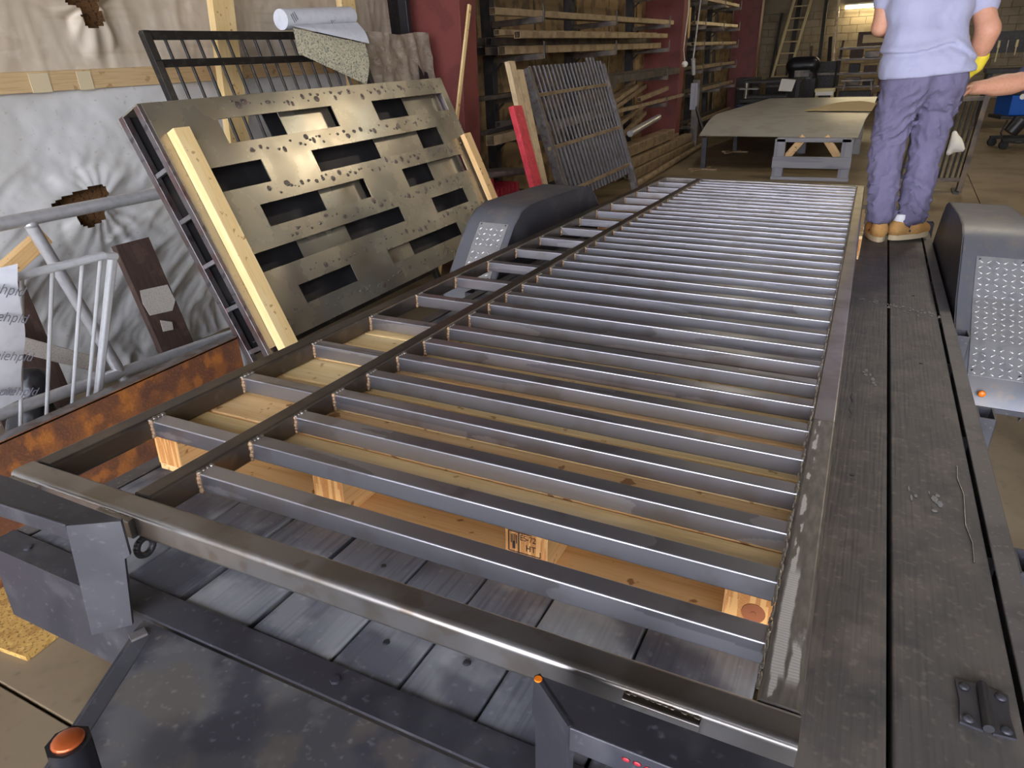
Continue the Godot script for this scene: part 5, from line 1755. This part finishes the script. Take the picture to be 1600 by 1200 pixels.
func back_of_shop() -> void:
	var mb: MB
	var l := thing("ladder", "pale yellow ladder leaning on the back wall", "ladder")
	var a0 := Vector3(-3.42, 0.0, -22.6)
	var a1 := Vector3(-2.98, 2.95, -23.6)
	var b0 := Vector3(-2.98, 0.0, -22.6)
	var b1 := Vector3(-2.53, 2.95, -23.6)
	for q in [[a0, a1], [b0, b1]]:
		mb = MB.new()
		mb.bar(q[0], q[1], 0.06, 0.09, 0.004, Vector3.BACK)
		part(l, "stile", mb, M.yellow_wood)
	for k in 10:
		mb = MB.new()
		var f := (k + 0.6) / 10.0
		mb.cyl(a0.lerp(a1, f), b0.lerp(b1, f), 0.018, 0.018, 8)
		part(l, "rung", mb, M.yellow_wood)
	# bars and pipes leaning at the back
	var poles := [[-3.62, 0.0, -22.2, -3.80, 3.6, -22.2, 0.055, "yellow_wood", "pale yellow pole standing left of the ladder"], [-3.45, 0.0, -23.0, -3.35, 2.4, -23.8, 0.06, "machine_dark", "black bar leaning between pale pole and ladder"], [-3.25, 0.0, -23.2, -3.4, 1.9, -23.8, 0.04, "dark_board", "short dark red bar left of the ladder"], [-3.55, 0.0, -23.2, -3.3, 1.4, -23.8, 0.045, "galvanised", "short bright pipe left of the ladder"], [-2.1, 0.0, -22.8, -2.2, 3.4, -23.8, 0.09, "machine_dark", "black twisted bar right of the ladder"], [-1.75, 0.0, -22.4, -1.95, 1.7, -23.6, 0.1, "machine_dark", "thick dark bar by the machine cover"], [-1.62, 0.0, -21.9, -1.80, 3.6, -22.1, 0.06, "rusty_tube", "tan pipe standing left of the far shelves"], [-2.3, 0.0, -22.6, -2.4, 1.5, -23.4, 0.07, "rack_steel", "grey bar leaning near the tan pipe"], [-1.66, 0.0, -22.7, -1.6, 1.6, -23.5, 0.06, "rack_steel", "brown bar leaning behind the tan pipe"], [-3.0, 0.0, -23.4, -2.9, 3.3, -24.1, 0.12, "machine_dark", "broad dark board behind the ladder"]]
	for q in poles:
		mb = MB.new()
		mb.bar(Vector3(q[0], q[1], q[2]), Vector3(q[3], q[4], q[5]), q[6], q[6], 0.006, Vector3.FORWARD)
		single("leaning_bar", mb, M[q[7]], q[8], "bar", "bars leaning at the back wall")
	# machine with black hood
	var m := thing("hooded_machine", "black hooded machine at the foot of the ladder", "machine")
	var fl := Flesh.new()
	fl.add(Vector3(-2.42, 1.1, -20.2), Vector3(-2.02, 1.1, -20.2), 0.2, 0.2, 0.08)
	fl.add(Vector3(-2.35, 0.8, -20.2), Vector3(-2.05, 0.8, -20.2), 0.2, 0.2, 0.08)
	mb = MB.new()
	fl.net(mb, 0.03)
	part(m, "hood", mb, M.black_plastic)
	mb = MB.new()
	mb.box(Vector3(-2.2, 0.4, -20.2), Vector3(0.7, 0.8, 0.5), 0.03)
	part(m, "body", mb, M.machine_dark)
	mb = MB.new()
	mb.box(Vector3(-2.2, 0.92, -19.98), Vector3(0.34, 0.16, 0.02), 0.01)
	part(m, "screen", mb, M.rack_steel)
	# shelf rack under the tube light
	var s := thing("far_shelves", "dark metal shelving loaded with stock under the tube light", "shelf")
	for x in [-1.52, 0.22, 1.2]:
		mb = MB.new()
		mb.bar(Vector3(x, 0.0, -22.0), Vector3(x, 1.46, -22.0), 0.06, 0.06, 0.004, Vector3.FORWARD)
		part(s, "post", mb, M.machine_dark)
	for y in [0.12, 0.5, 0.82, 1.16, 1.42]:
		mb = MB.new()
		mb.box(Vector3(-0.15, y, -22.1), Vector3(2.8, 0.05, 0.6), 0.004)
		part(s, "shelf", mb, M.rack_steel)
	var k := 0
	var rows := ["bottom", "second", "third", "top loaded"]
	var side := ["leftmost", "left middle", "right middle", "rightmost"]
	var ys := [0.146, 0.526, 0.846, 1.186]
	for r in 4:
		for i in 4:
			k += 1
			var h := 0.15 + 0.05 * (k % 2)
			mb = MB.new()
			mb.box(Vector3(-1.15 + i * 0.38, ys[r] + h * 0.5, -22.1), Vector3(0.26 + 0.04 * (k % 3), h, 0.34), 0.01)
			single("stock_box", mb, [M.machine_dark, M.dark_board, M.rack_steel][k % 3], "%s box on the %s shelf of the far shelving" % [side[i], rows[r]], "box", "boxes on the far shelves")
	var f := thing("framed_board", "brown framed board standing on top of the far shelves", "board")
	mb = MB.new()
	mb.plate(Vector3(-0.75, 1.62, -22.05), Vector3.RIGHT, Vector3.UP, -0.42, -0.17, 0.42, 0.17, 0.05, [[-0.3, -0.09, 0.3, 0.1]])
	part(f, "frame", mb, M.dark_board)
	mb = MB.new()
	mb.box(Vector3(-0.75, 1.62, -22.09), Vector3(0.66, 0.22, 0.02), 0.002)
	part(f, "field", mb, M.cardboard)
	mb = MB.new()
	mb.bar(Vector3(-1.35, 0.70, -20.9), Vector3(-0.6, 0.70, -20.9), 0.3, 0.05, 0.004)
	mb.bar(Vector3(-1.32, 0.0, -20.9), Vector3(-1.25, 0.70, -20.9), 0.05, 0.05, 0.004, Vector3.FORWARD)
	mb.bar(Vector3(-0.6, 0.0, -20.9), Vector3(-0.66, 0.70, -20.9), 0.05, 0.05, 0.004, Vector3.FORWARD)
	single("grey_sawhorse", mb, M.rack_steel, "grey metal sawhorse before the far shelves", "sawhorse")
	var clutter := [[-3.3, -19.2, 0.5, 0.9, 0.5, "tall black crate left of the black bench"], [-1.75, -21.2, 0.45, 1.15, 0.4, "narrow dark locker between hooded machine and shelves"], [-2.9, -21.4, 0.6, 0.8, 0.5, "dark crate under the ladder"], [-0.95, -20.0, 0.7, 0.5, 0.4, "low dark crate before the far shelves"]]
	for q in clutter:
		var bx := thing("dark_crate", q[5], "crate", Transform3D(Basis(), Vector3(q[0], 0, q[1])), "dark crates at the back")
		mb = MB.new()
		mb.box(Vector3(0, q[3] * 0.5, 0), Vector3(q[2], q[3], q[4]), 0.012)
		part(bx, "body", mb, M.machine_dark)
		for part_way in [0.25, 0.75]:
			mb = MB.new()
			mb.box(Vector3(0, q[3] * part_way, q[4] * 0.5 + 0.008), Vector3(q[2] * 0.96, 0.05, 0.016), 0.003)
			part(bx, "batten", mb, M.rack_steel)
	var dr := thing("oil_drum", "dark blue oil drum beyond the second red column", "drum", Transform3D(Basis(), Vector3(-2.75, 0, -15.9)))
	mb = MB.new()
	mb.cyl(Vector3.ZERO, Vector3(0, 0.5, 0), 0.2, 0.2, 24)
	part(dr, "shell", mb, M.drum_blue)
	for y in [0.02, 0.25, 0.49]:
		mb = MB.new()
		mb.cyl(Vector3(0, y - 0.012, 0), Vector3(0, y + 0.012, 0), 0.207, 0.207, 24)
		part(dr, "hoop", mb, M.drum_blue)
	# tube light on the back wall
	var t := thing("tube_light_fixture", "bright fluorescent tube light on the back wall", "lamp")
	mb = MB.new()
	mb.box(Vector3(-0.98, 2.52, -24.2), Vector3(1.5, 0.05, 0.12), 0.01)
	part(t, "housing", mb, M.white_metal)
	mb = MB.new()
	mb.cyl(Vector3(-1.72, 2.45, -24.16), Vector3(-0.22, 2.45, -24.16), 0.045, 0.045, 14)
	part(t, "tube", mb, M.tube_light)
	var a := AreaLight3D.new()
	a.name = "glow"
	a.area_size = Vector2(1.4, 0.09)
	a.light_color = c8(255, 232, 180)
	a.light_energy = 1.2
	a.area_range = 40.0
	a.area_attenuation = 2.0
	a.shadow_enabled = true
	t.add_child(a)
	a.position = Vector3(-0.97, 2.40, -24.12)
	a.rotation_degrees.x = -60
	a.rotation_degrees.y = 180

# ---------------------------------------------------------------- people
func finger(fl: Flesh, pts: Array, r: float) -> void:
	for i in pts.size() - 1:
		fl.add(pts[i], pts[i + 1], r * (1.0 - 0.08 * i), r * (1.0 - 0.08 * (i + 1)), 0.006)

func hand(fl: Flesh, wrist: Vector3, along: Vector3, palm: Vector3, size := 1.0) -> void:
	# along: towards the fingertips; palm: the way the palm faces; thumb on along x palm side
	var side := along.cross(palm).normalized()
	var c := wrist + along * 0.05 * size
	for k in 3:
		fl.add(wrist + along * 0.01 + side * (k - 1) * 0.018 * size, wrist + along * 0.085 * size + side * (k - 1) * 0.026 * size, 0.018 * size, 0.016 * size, 0.012)
	for k in 4:
		var len: float = [0.07, 0.08, 0.076, 0.06][k] * size
		var b := wrist + along * 0.085 * size + side * (1.5 - k) * 0.021 * size
		var p1 := b + along * len * 0.5 + palm * len * 0.10
		var p2 := p1 + along * len * 0.32 + palm * len * 0.32
		var p3 := p2 + along * len * 0.10 + palm * len * 0.34
		finger(fl, [b, p1, p2, p3], 0.0095 * size)
	var tb := wrist + along * 0.03 * size + side * 0.03 * size
	finger(fl, [tb, tb + along * 0.03 * size + side * 0.03 * size + palm * 0.012, tb + along * 0.065 * size + side * 0.036 * size + palm * 0.03], 0.011 * size)

func face_parts(p: Node, c: Vector3, fwd: Vector3) -> void:   # c: middle of the head; eyes, brows and mouth
	var rt := fwd.cross(Vector3.UP).normalized()
	var mb := MB.new()
	for s in [-1, 1]:
		mb.ball(c + fwd * 0.088 + rt * s * 0.032, Vector3(0.011, 0.009, 0.011), 10, 6)
	part(p, "eyes", mb, M.paper)
	mb = MB.new()
	for s in [-1, 1]:
		mb.ball(c + fwd * 0.0965 + rt * s * 0.032, Vector3(0.005, 0.005, 0.005), 8, 5)
		mb.bar(c + fwd * 0.094 + rt * s * 0.016 + Vector3.UP * 0.02, c + fwd * 0.086 + rt * s * 0.048 + Vector3.UP * 0.022, 0.01, 0.007, 0.003)
	part(p, "pupils_and_brows", mb, M.hair)
	mb = MB.new()
	mb.bar(c + fwd * 0.098 - rt * 0.022 - Vector3.UP * 0.066, c + fwd * 0.098 + rt * 0.022 - Vector3.UP * 0.066, 0.012, 0.012, 0.005)
	part(p, "lips", mb, M.knot)

func people() -> void:
	var mb: MB
	var crease := FastNoiseLite.new()
	crease.seed = 31
	crease.frequency = 1.0
	# the man standing on the trailer deck, seen from behind; local x to the right of the picture, z towards the camera
	var foot := Vector3(0.10, 0.580, -4.47)
	var p := thing("person", "man in grey-blue T-shirt and slate work trousers standing on the trailer", "person", Transform3D(Basis(Vector3.UP, deg_to_rad(26.9)), foot))
	var hl := Vector3(-0.10, 0.86, 0.0)
	var hr := Vector3(0.095, 0.86, 0.0)
	var kl := Vector3(-0.115, 0.46, -0.03)
	var kr := Vector3(0.095, 0.46, -0.03)
	var al := Vector3(-0.105, 0.085, 0.02)
	var ar := Vector3(0.045, 0.085, 0.02)
	var chest := Vector3(0.0, 1.20, -0.10)
	var neck := Vector3(0.02, 1.46, -0.22)
	var sl := Vector3(-0.165, 1.38, -0.17)
	var sr := Vector3(0.22, 1.36, -0.17)
	var el := Vector3(-0.205, 1.075, -0.12)
	var wl := Vector3(0.0, 1.03, -0.36)
	var er := Vector3(0.276, 1.045, 0.0)
	var wrt := Vector3(0.288, 0.885, -0.05)
	var fl := Flesh.new()
	fl.add(hl, kl, 0.082, 0.056, 0.03); fl.add(kl, al, 0.054, 0.036, 0.02)
	fl.add(hr, kr, 0.082, 0.056, 0.03); fl.add(kr, ar, 0.054, 0.036, 0.02)
	fl.add(Vector3(-0.05, 0.90, 0), Vector3(0.05, 0.90, 0), 0.10, 0.10, 0.05)
	fl.add(Vector3(0, 0.92, -0.03), chest + Vector3(0, 0, -0.02), 0.095, 0.10, 0.05)
	fl.add(chest + Vector3(-0.08, 0.08, -0.04), chest + Vector3(0.09, 0.07, -0.04), 0.10, 0.10, 0.05)
	fl.add(sl, sr, 0.07, 0.07, 0.05)
	fl.add(chest + Vector3(0, 0.16, -0.08), neck, 0.08, 0.055, 0.05)
	fl.add(sl, el, 0.055, 0.043, 0.03); fl.add(el, wl, 0.044, 0.028, 0.012)
	fl.add(sr, er, 0.060, 0.052, 0.03); fl.add(er, wrt, 0.053, 0.030, 0.012)
	fl.add(er + Vector3(0, -0.02, 0.012), er + Vector3(0.0, -0.07, -0.02), 0.045, 0.048, 0.03)
	fl.add(neck, neck + Vector3(0.01, 0.1, -0.05), 0.055, 0.058, 0.03)
	var hd := neck + Vector3(0.015, 0.19, -0.10)
	fl.add(hd, hd + Vector3(0, -0.05, -0.05), 0.098, 0.075, 0.04)
	fl.add(hd + Vector3(0, -0.02, -0.10), hd + Vector3(0, -0.045, -0.125), 0.016, 0.017, 0.02)
	for s in [-1, 1]:
		fl.add(hd + Vector3(0.098 * s, -0.01, 0.0), hd + Vector3(0.1 * s, -0.05, -0.005), 0.016, 0.012, 0.01)
	mb = MB.new()
	fl.net(mb, 0.012)
	var hn := Flesh.new()
	hand(hn, wl, Vector3(0.5, -0.2, -0.84).normalized(), Vector3(0.3, -0.9, 0.3).normalized())
	hn.net(mb, 0.004)
	part(p, "body", mb, M.skin)
	mb = MB.new()
	fl = Flesh.new()
	fl.add(hd + Vector3(0, 0.025, 0.02), hd + Vector3(0, 0.045, -0.02), 0.098, 0.094, 0.03)
	fl.net(mb, 0.014)
	part(p, "hair", mb, M.hair)
	face_parts(p, hd + Vector3(0, 0.0, -0.01), Vector3(0, -0.25, -1).normalized())
	# trousers with creases
	fl = Flesh.new()
	fl.add(hl + Vector3(0, -0.06, 0), kl, 0.108, 0.083, 0.012); fl.add(kl, al + Vector3(0, 0.06, 0), 0.083, 0.072, 0.012)
	fl.add(hr + Vector3(0.005, -0.06, 0), kr + Vector3(0.004, 0, 0), 0.110, 0.084, 0.012); fl.add(kr + Vector3(0.004, 0, 0), ar + Vector3(0.02, 0.06, 0), 0.084, 0.078, 0.012)
	fl.add(Vector3(-0.08, 0.86, 0.0), Vector3(0.085, 0.86, 0.0), 0.112, 0.112, 0.04)
	fl.add(Vector3(-0.06, 0.92, -0.01), Vector3(0.06, 0.92, -0.01), 0.095, 0.095, 0.03)
	fl.add(Vector3(-0.07, 0.80, 0.05), Vector3(-0.075, 0.76, 0.04), 0.09, 0.08, 0.05)
	fl.add(Vector3(0.08, 0.80, 0.05), Vector3(0.085, 0.76, 0.04), 0.09, 0.08, 0.05)
	var tro := func(q: Vector3) -> float:
		var side := -1.0 if q.x < 0.0 else 1.0
		var wv := sin(q.y * 52.0 + q.x * 40.0 * side + 4.0 * crease.get_noise_3d(q.x * 4.0, q.y * 3.0, q.z * 4.0))
		var f := 0.022 * (1.0 - 1.6 * sqrt(absf(wv))) * (0.5 + crease.get_noise_3d(q.x * 7.0 + 5.0, q.y * 5.0, q.z * 7.0))
		var amt := 0.35 + 0.65 * smoothstep(0.5, 0.2, q.y) + 0.5 * smoothstep(0.15, 0.0, absf(q.y - 0.62))
		return smoothstep(0.88, 0.76, q.y) * f * minf(amt, 1.0) + smoothstep(0.9, 0.8, q.y) * 0.015 * crease.get_noise_3d(q.x * 16.0, q.y * 10.0, q.z * 16.0)
	mb = MB.new()
	fl.net(mb, 0.009, tro, [[Vector3.DOWN, -0.055]])
	var tr := part(p, "trousers", mb, M.trousers)
	mb = MB.new()
	mb.bar(Vector3(0.155, 0.80, 0.085), Vector3(0.168, 0.715, 0.088), 0.012, 0.004, 0.001, Vector3.BACK)
	part(tr, "pocket_slit", mb, M.black_plastic)
	# T-shirt: torso and two short sleeves
	fl = Flesh.new()
	fl.add(Vector3(-0.088, 0.88, 0.01), Vector3(0.082, 0.87, 0.01), 0.142, 0.145, 0.04)
	fl.add(Vector3(-0.085, 1.00, -0.02), Vector3(0.058, 1.00, -0.02), 0.130, 0.128, 0.04)
	fl.add(Vector3(-0.08, 1.16, -0.06), Vector3(0.068, 1.15, -0.06), 0.134, 0.134, 0.05)
	fl.add(chest + Vector3(-0.09, 0.10, -0.03), chest + Vector3(0.10, 0.09, -0.03), 0.135, 0.135, 0.06)
	fl.add(sl, sr, 0.085, 0.085, 0.05)
	fl.add(sl, sl.lerp(el, 0.60), 0.08, 0.060, 0.03)
	fl.add(sr, sr.lerp(er, 0.62) + Vector3(0.004, 0, 0), 0.095, 0.080, 0.02)
	var shi := func(q: Vector3) -> float:
		var f := 0.006 * crease.get_noise_3d(q.x * 9.0, q.y * 7.0, q.z * 9.0)
		# slack fold above the hem
		var line := 0.985 - 0.10 * smoothstep(0.02, 0.2, q.x) + 0.03 * sin(q.x * 9.0)
		f += 0.012 * smoothstep(0.05, 0.0, q.y - line) * smoothstep(-0.005, 0.0, q.y - line) - 0.006 * smoothstep(0.03, 0.0, absf(q.y - line + 0.012))
		f += 0.005 * sin(q.y * 40.0 - q.x * 38.0) * smoothstep(0.99, 0.9, q.y) * smoothstep(-0.05, 0.15, q.x)
		return f
	mb = MB.new()
	fl.net(mb, 0.009, shi, [[Vector3(0.06, -1.0, 0).normalized(), -0.842]])
	part(p, "t_shirt", mb, M.shirt)
	# suede shoes
	for s in 2:
		var sh := Node3D.new()
		sh.name = "shoe"
		p.add_child(sh, true)
		sh.position = al - Vector3(0, 0.085, 0) if s == 0 else ar - Vector3(0.03, 0.085, 0.0)
		sh.rotation.y = -0.25 if s == 0 else -1.25
		fl = Flesh.new()
		fl.add(Vector3(0, 0.055, 0.03), Vector3(0, 0.05, -0.08), 0.042, 0.044, 0.03)
		fl.add(Vector3(0, 0.05, -0.08), Vector3(0, 0.04, -0.17), 0.046, 0.034, 0.03)
		fl.add(Vector3(0, 0.07, 0.02), Vector3(0, 0.095, 0.015), 0.038, 0.036, 0.02)
		mb = MB.new()
		fl.net(mb, 0.008, null, [[Vector3.DOWN, -0.02], [Vector3.UP, 0.105]])
		var up := part(sh, "upper", mb, M.suede_tan)
		mb = MB.new()
		for k in 3:
			for e in [-1, 1]:
				mb.bar(Vector3(0.046 * e, 0.045, -0.02 - k * 0.035), Vector3(0.028 * e, 0.085, -0.05 - k * 0.035), 0.012, 0.003, 0.001, Vector3(e, 0.3, 0))
		part(up, "stripe", mb, M.work_trousers)
		mb = MB.new()
		var pts := []
		for k in 20:
			var an := TAU * k / 20
			pts.append(Vector2(cos(an) * (0.046 + 0.006 * maxf(0, sin(an))), sin(an) * 0.135 + 0.065))
		mb.prism(Vector3(0, 0.014, 0), Vector3.RIGHT, Vector3.FORWARD, pts, 0.028)
		part(sh, "sole", mb, M.sole)
		mb = MB.new()
		mb.cyl(Vector3(0, 0.06, 0.012), Vector3(0, 0.14, 0.01), 0.037, 0.037, 14)
		part(sh, "sock", mb, M.sock)
	# yellow cuffed glove on the right hand
	fl = Flesh.new()
	fl.add(wrt + Vector3(0.0, 0.03, 0.0), wrt + Vector3(-0.005, -0.01, -0.005), 0.050, 0.042, 0.02)
	hand(fl, wrt + Vector3(0, -0.01, 0), Vector3(-0.35, -0.72, -0.6).normalized(), Vector3(-0.75, 0.05, -0.3).normalized(), 1.12)
	mb = MB.new()
	fl.net(mb, 0.0045)
	part(p, "glove", mb, M.glove_yellow, "yellow work glove")
	mb = MB.new()
	mb.bar(Vector3(0.212, 1.04, -0.24), Vector3(0.205, 0.88, -0.24), 0.03, 0.01, 0.003, Vector3.BACK)
	single("red_strap", mb, M.red_enamel, "red strap hanging between the man's shirt and right arm", "strap", "", Transform3D(Basis(Vector3.UP, deg_to_rad(26.9)), foot))
	fl = Flesh.new()
	fl.add(Vector3(0.325, 0.90, -0.30), Vector3(0.352, 1.0, -0.32), 0.022, 0.03, 0.02)
	mb = MB.new()
	fl.net(mb, 0.008)
	single("spare_glove", mb, M.yellow_wood, "pale yellow glove cuff behind the man's right forearm", "glove", "", Transform3D(Basis(Vector3.UP, deg_to_rad(26.9)), foot))
	# the second man, mostly outside the picture on the right, reaching in
	var f2 := Vector3(0.95, 0.0, -5.2)
	var s := thing("person", "man in dark grey-blue T-shirt reaching in from the right edge", "person", Transform3D(Basis(Vector3.UP, deg_to_rad(26.9)), f2))
	var sh2 := Vector3(-0.14, 1.42, 0.0)
	var e2 := Vector3(-0.46, 1.345, 0.02)
	var w2 := Vector3(-0.70, 1.335, 0.06)
	fl = Flesh.new()
	fl.add(Vector3(0.0, 0.9, 0), Vector3(-0.02, 0.48, 0.03), 0.085, 0.06, 0.03); fl.add(Vector3(-0.02, 0.48, 0.03), Vector3(0, 0.09, 0), 0.055, 0.04, 0.02)
	fl.add(Vector3(0.19, 0.9, 0), Vector3(0.2, 0.48, 0.03), 0.085, 0.06, 0.03); fl.add(Vector3(0.2, 0.48, 0.03), Vector3(0.2, 0.09, 0), 0.055, 0.04, 0.02)
	fl.add(Vector3(0.1, 0.95, 0), Vector3(0.06, 1.3, 0), 0.13, 0.15, 0.06)
	fl.add(sh2, Vector3(0.24, 1.44, 0), 0.07, 0.07, 0.05)
	fl.add(sh2, e2, 0.062, 0.050, 0.03); fl.add(e2, w2, 0.052, 0.034, 0.012)
	fl.add(e2.lerp(w2, 0.2), e2.lerp(w2, 0.45) + Vector3(0, -0.006, 0), 0.05, 0.045, 0.03)
	fl.add(Vector3(0.24, 1.44, 0), Vector3(0.3, 1.15, 0.04), 0.055, 0.045, 0.03); fl.add(Vector3(0.3, 1.15, 0.04), Vector3(0.1, 1.05, 0.26), 0.044, 0.03, 0.02)
	fl.add(Vector3(0.05, 1.45, 0), Vector3(0.02, 1.56, 0.02), 0.06, 0.055, 0.04)
	fl.add(Vector3(0.0, 1.66, 0.03), Vector3(-0.03, 1.61, 0.05), 0.098, 0.078, 0.04)
	fl.add(Vector3(-0.09, 1.64, 0.06), Vector3(-0.11, 1.61, 0.065), 0.016, 0.016, 0.02)
	mb = MB.new()
	fl.net(mb, 0.013)
	hn = Flesh.new()
	hand(hn, w2, Vector3(-0.97, -0.1, 0.1).normalized(), Vector3(0.0, -0.9, 0.2).normalized())
	hand(hn, Vector3(0.1, 1.05, 0.26), Vector3(-0.8, -0.2, 0.5).normalized(), Vector3(0, -0.9, 0).normalized())
	hn.net(mb, 0.0045)
	part(s, "body", mb, M.skin)
	mb = MB.new()
	face_parts(s, Vector3(-0.005, 1.66, 0.035), Vector3(-0.94, -0.15, 0.3).normalized())
	fl = Flesh.new()
	fl.add(Vector3(0.01, 1.69, 0.02), Vector3(0.02, 1.7, 0.02), 0.098, 0.096, 0.03)
	fl.net(mb, 0.014)
	part(s, "hair", mb, M.hair)
	fl = Flesh.new()
	fl.add(Vector3(0.08, 0.94, 0), Vector3(0.06, 1.3, 0), 0.165, 0.175, 0.06)
	fl.add(sh2, Vector3(0.24, 1.44, 0), 0.085, 0.085, 0.05)
	fl.add(sh2, sh2.lerp(e2, 0.66), 0.09, 0.084, 0.03)
	fl.add(Vector3(0.24, 1.44, 0), Vector3(0.28, 1.24, 0.03), 0.085, 0.07, 0.03)
	var navy := func(q: Vector3) -> float: return 0.006 * crease.get_noise_3d(q.x * 8.0, q.y * 8.0, q.z * 8.0)
	mb = MB.new()
	fl.net(mb, 0.013, navy, [[Vector3.DOWN, -0.82]])
	part(s, "t_shirt", mb, M.navy_shirt)
	fl = Flesh.new()
	fl.add(Vector3(0.0, 0.9, 0), Vector3(-0.02, 0.48, 0.03), 0.115, 0.085, 0.03); fl.add(Vector3(-0.02, 0.48, 0.03), Vector3(0, 0.1, 0), 0.085, 0.07, 0.02)
	fl.add(Vector3(0.19, 0.9, 0), Vector3(0.2, 0.48, 0.03), 0.115, 0.085, 0.03); fl.add(Vector3(0.2, 0.48, 0.03), Vector3(0.2, 0.1, 0), 0.085, 0.07, 0.02)
	mb = MB.new()
	fl.net(mb, 0.016, null, [[Vector3.DOWN, -0.05]])
	part(s, "trousers", mb, M.work_trousers)
	for x in [0.0, 0.2]:
		mb = MB.new()
		fl = Flesh.new()
		fl.add(Vector3(x, 0.05, -0.04), Vector3(x - 0.02, 0.045, 0.16), 0.048, 0.045, 0.03)
		fl.net(mb, 0.012, null, [[Vector3.DOWN, 0.0]])
		part(s, "shoe", mb, M.machine_dark)
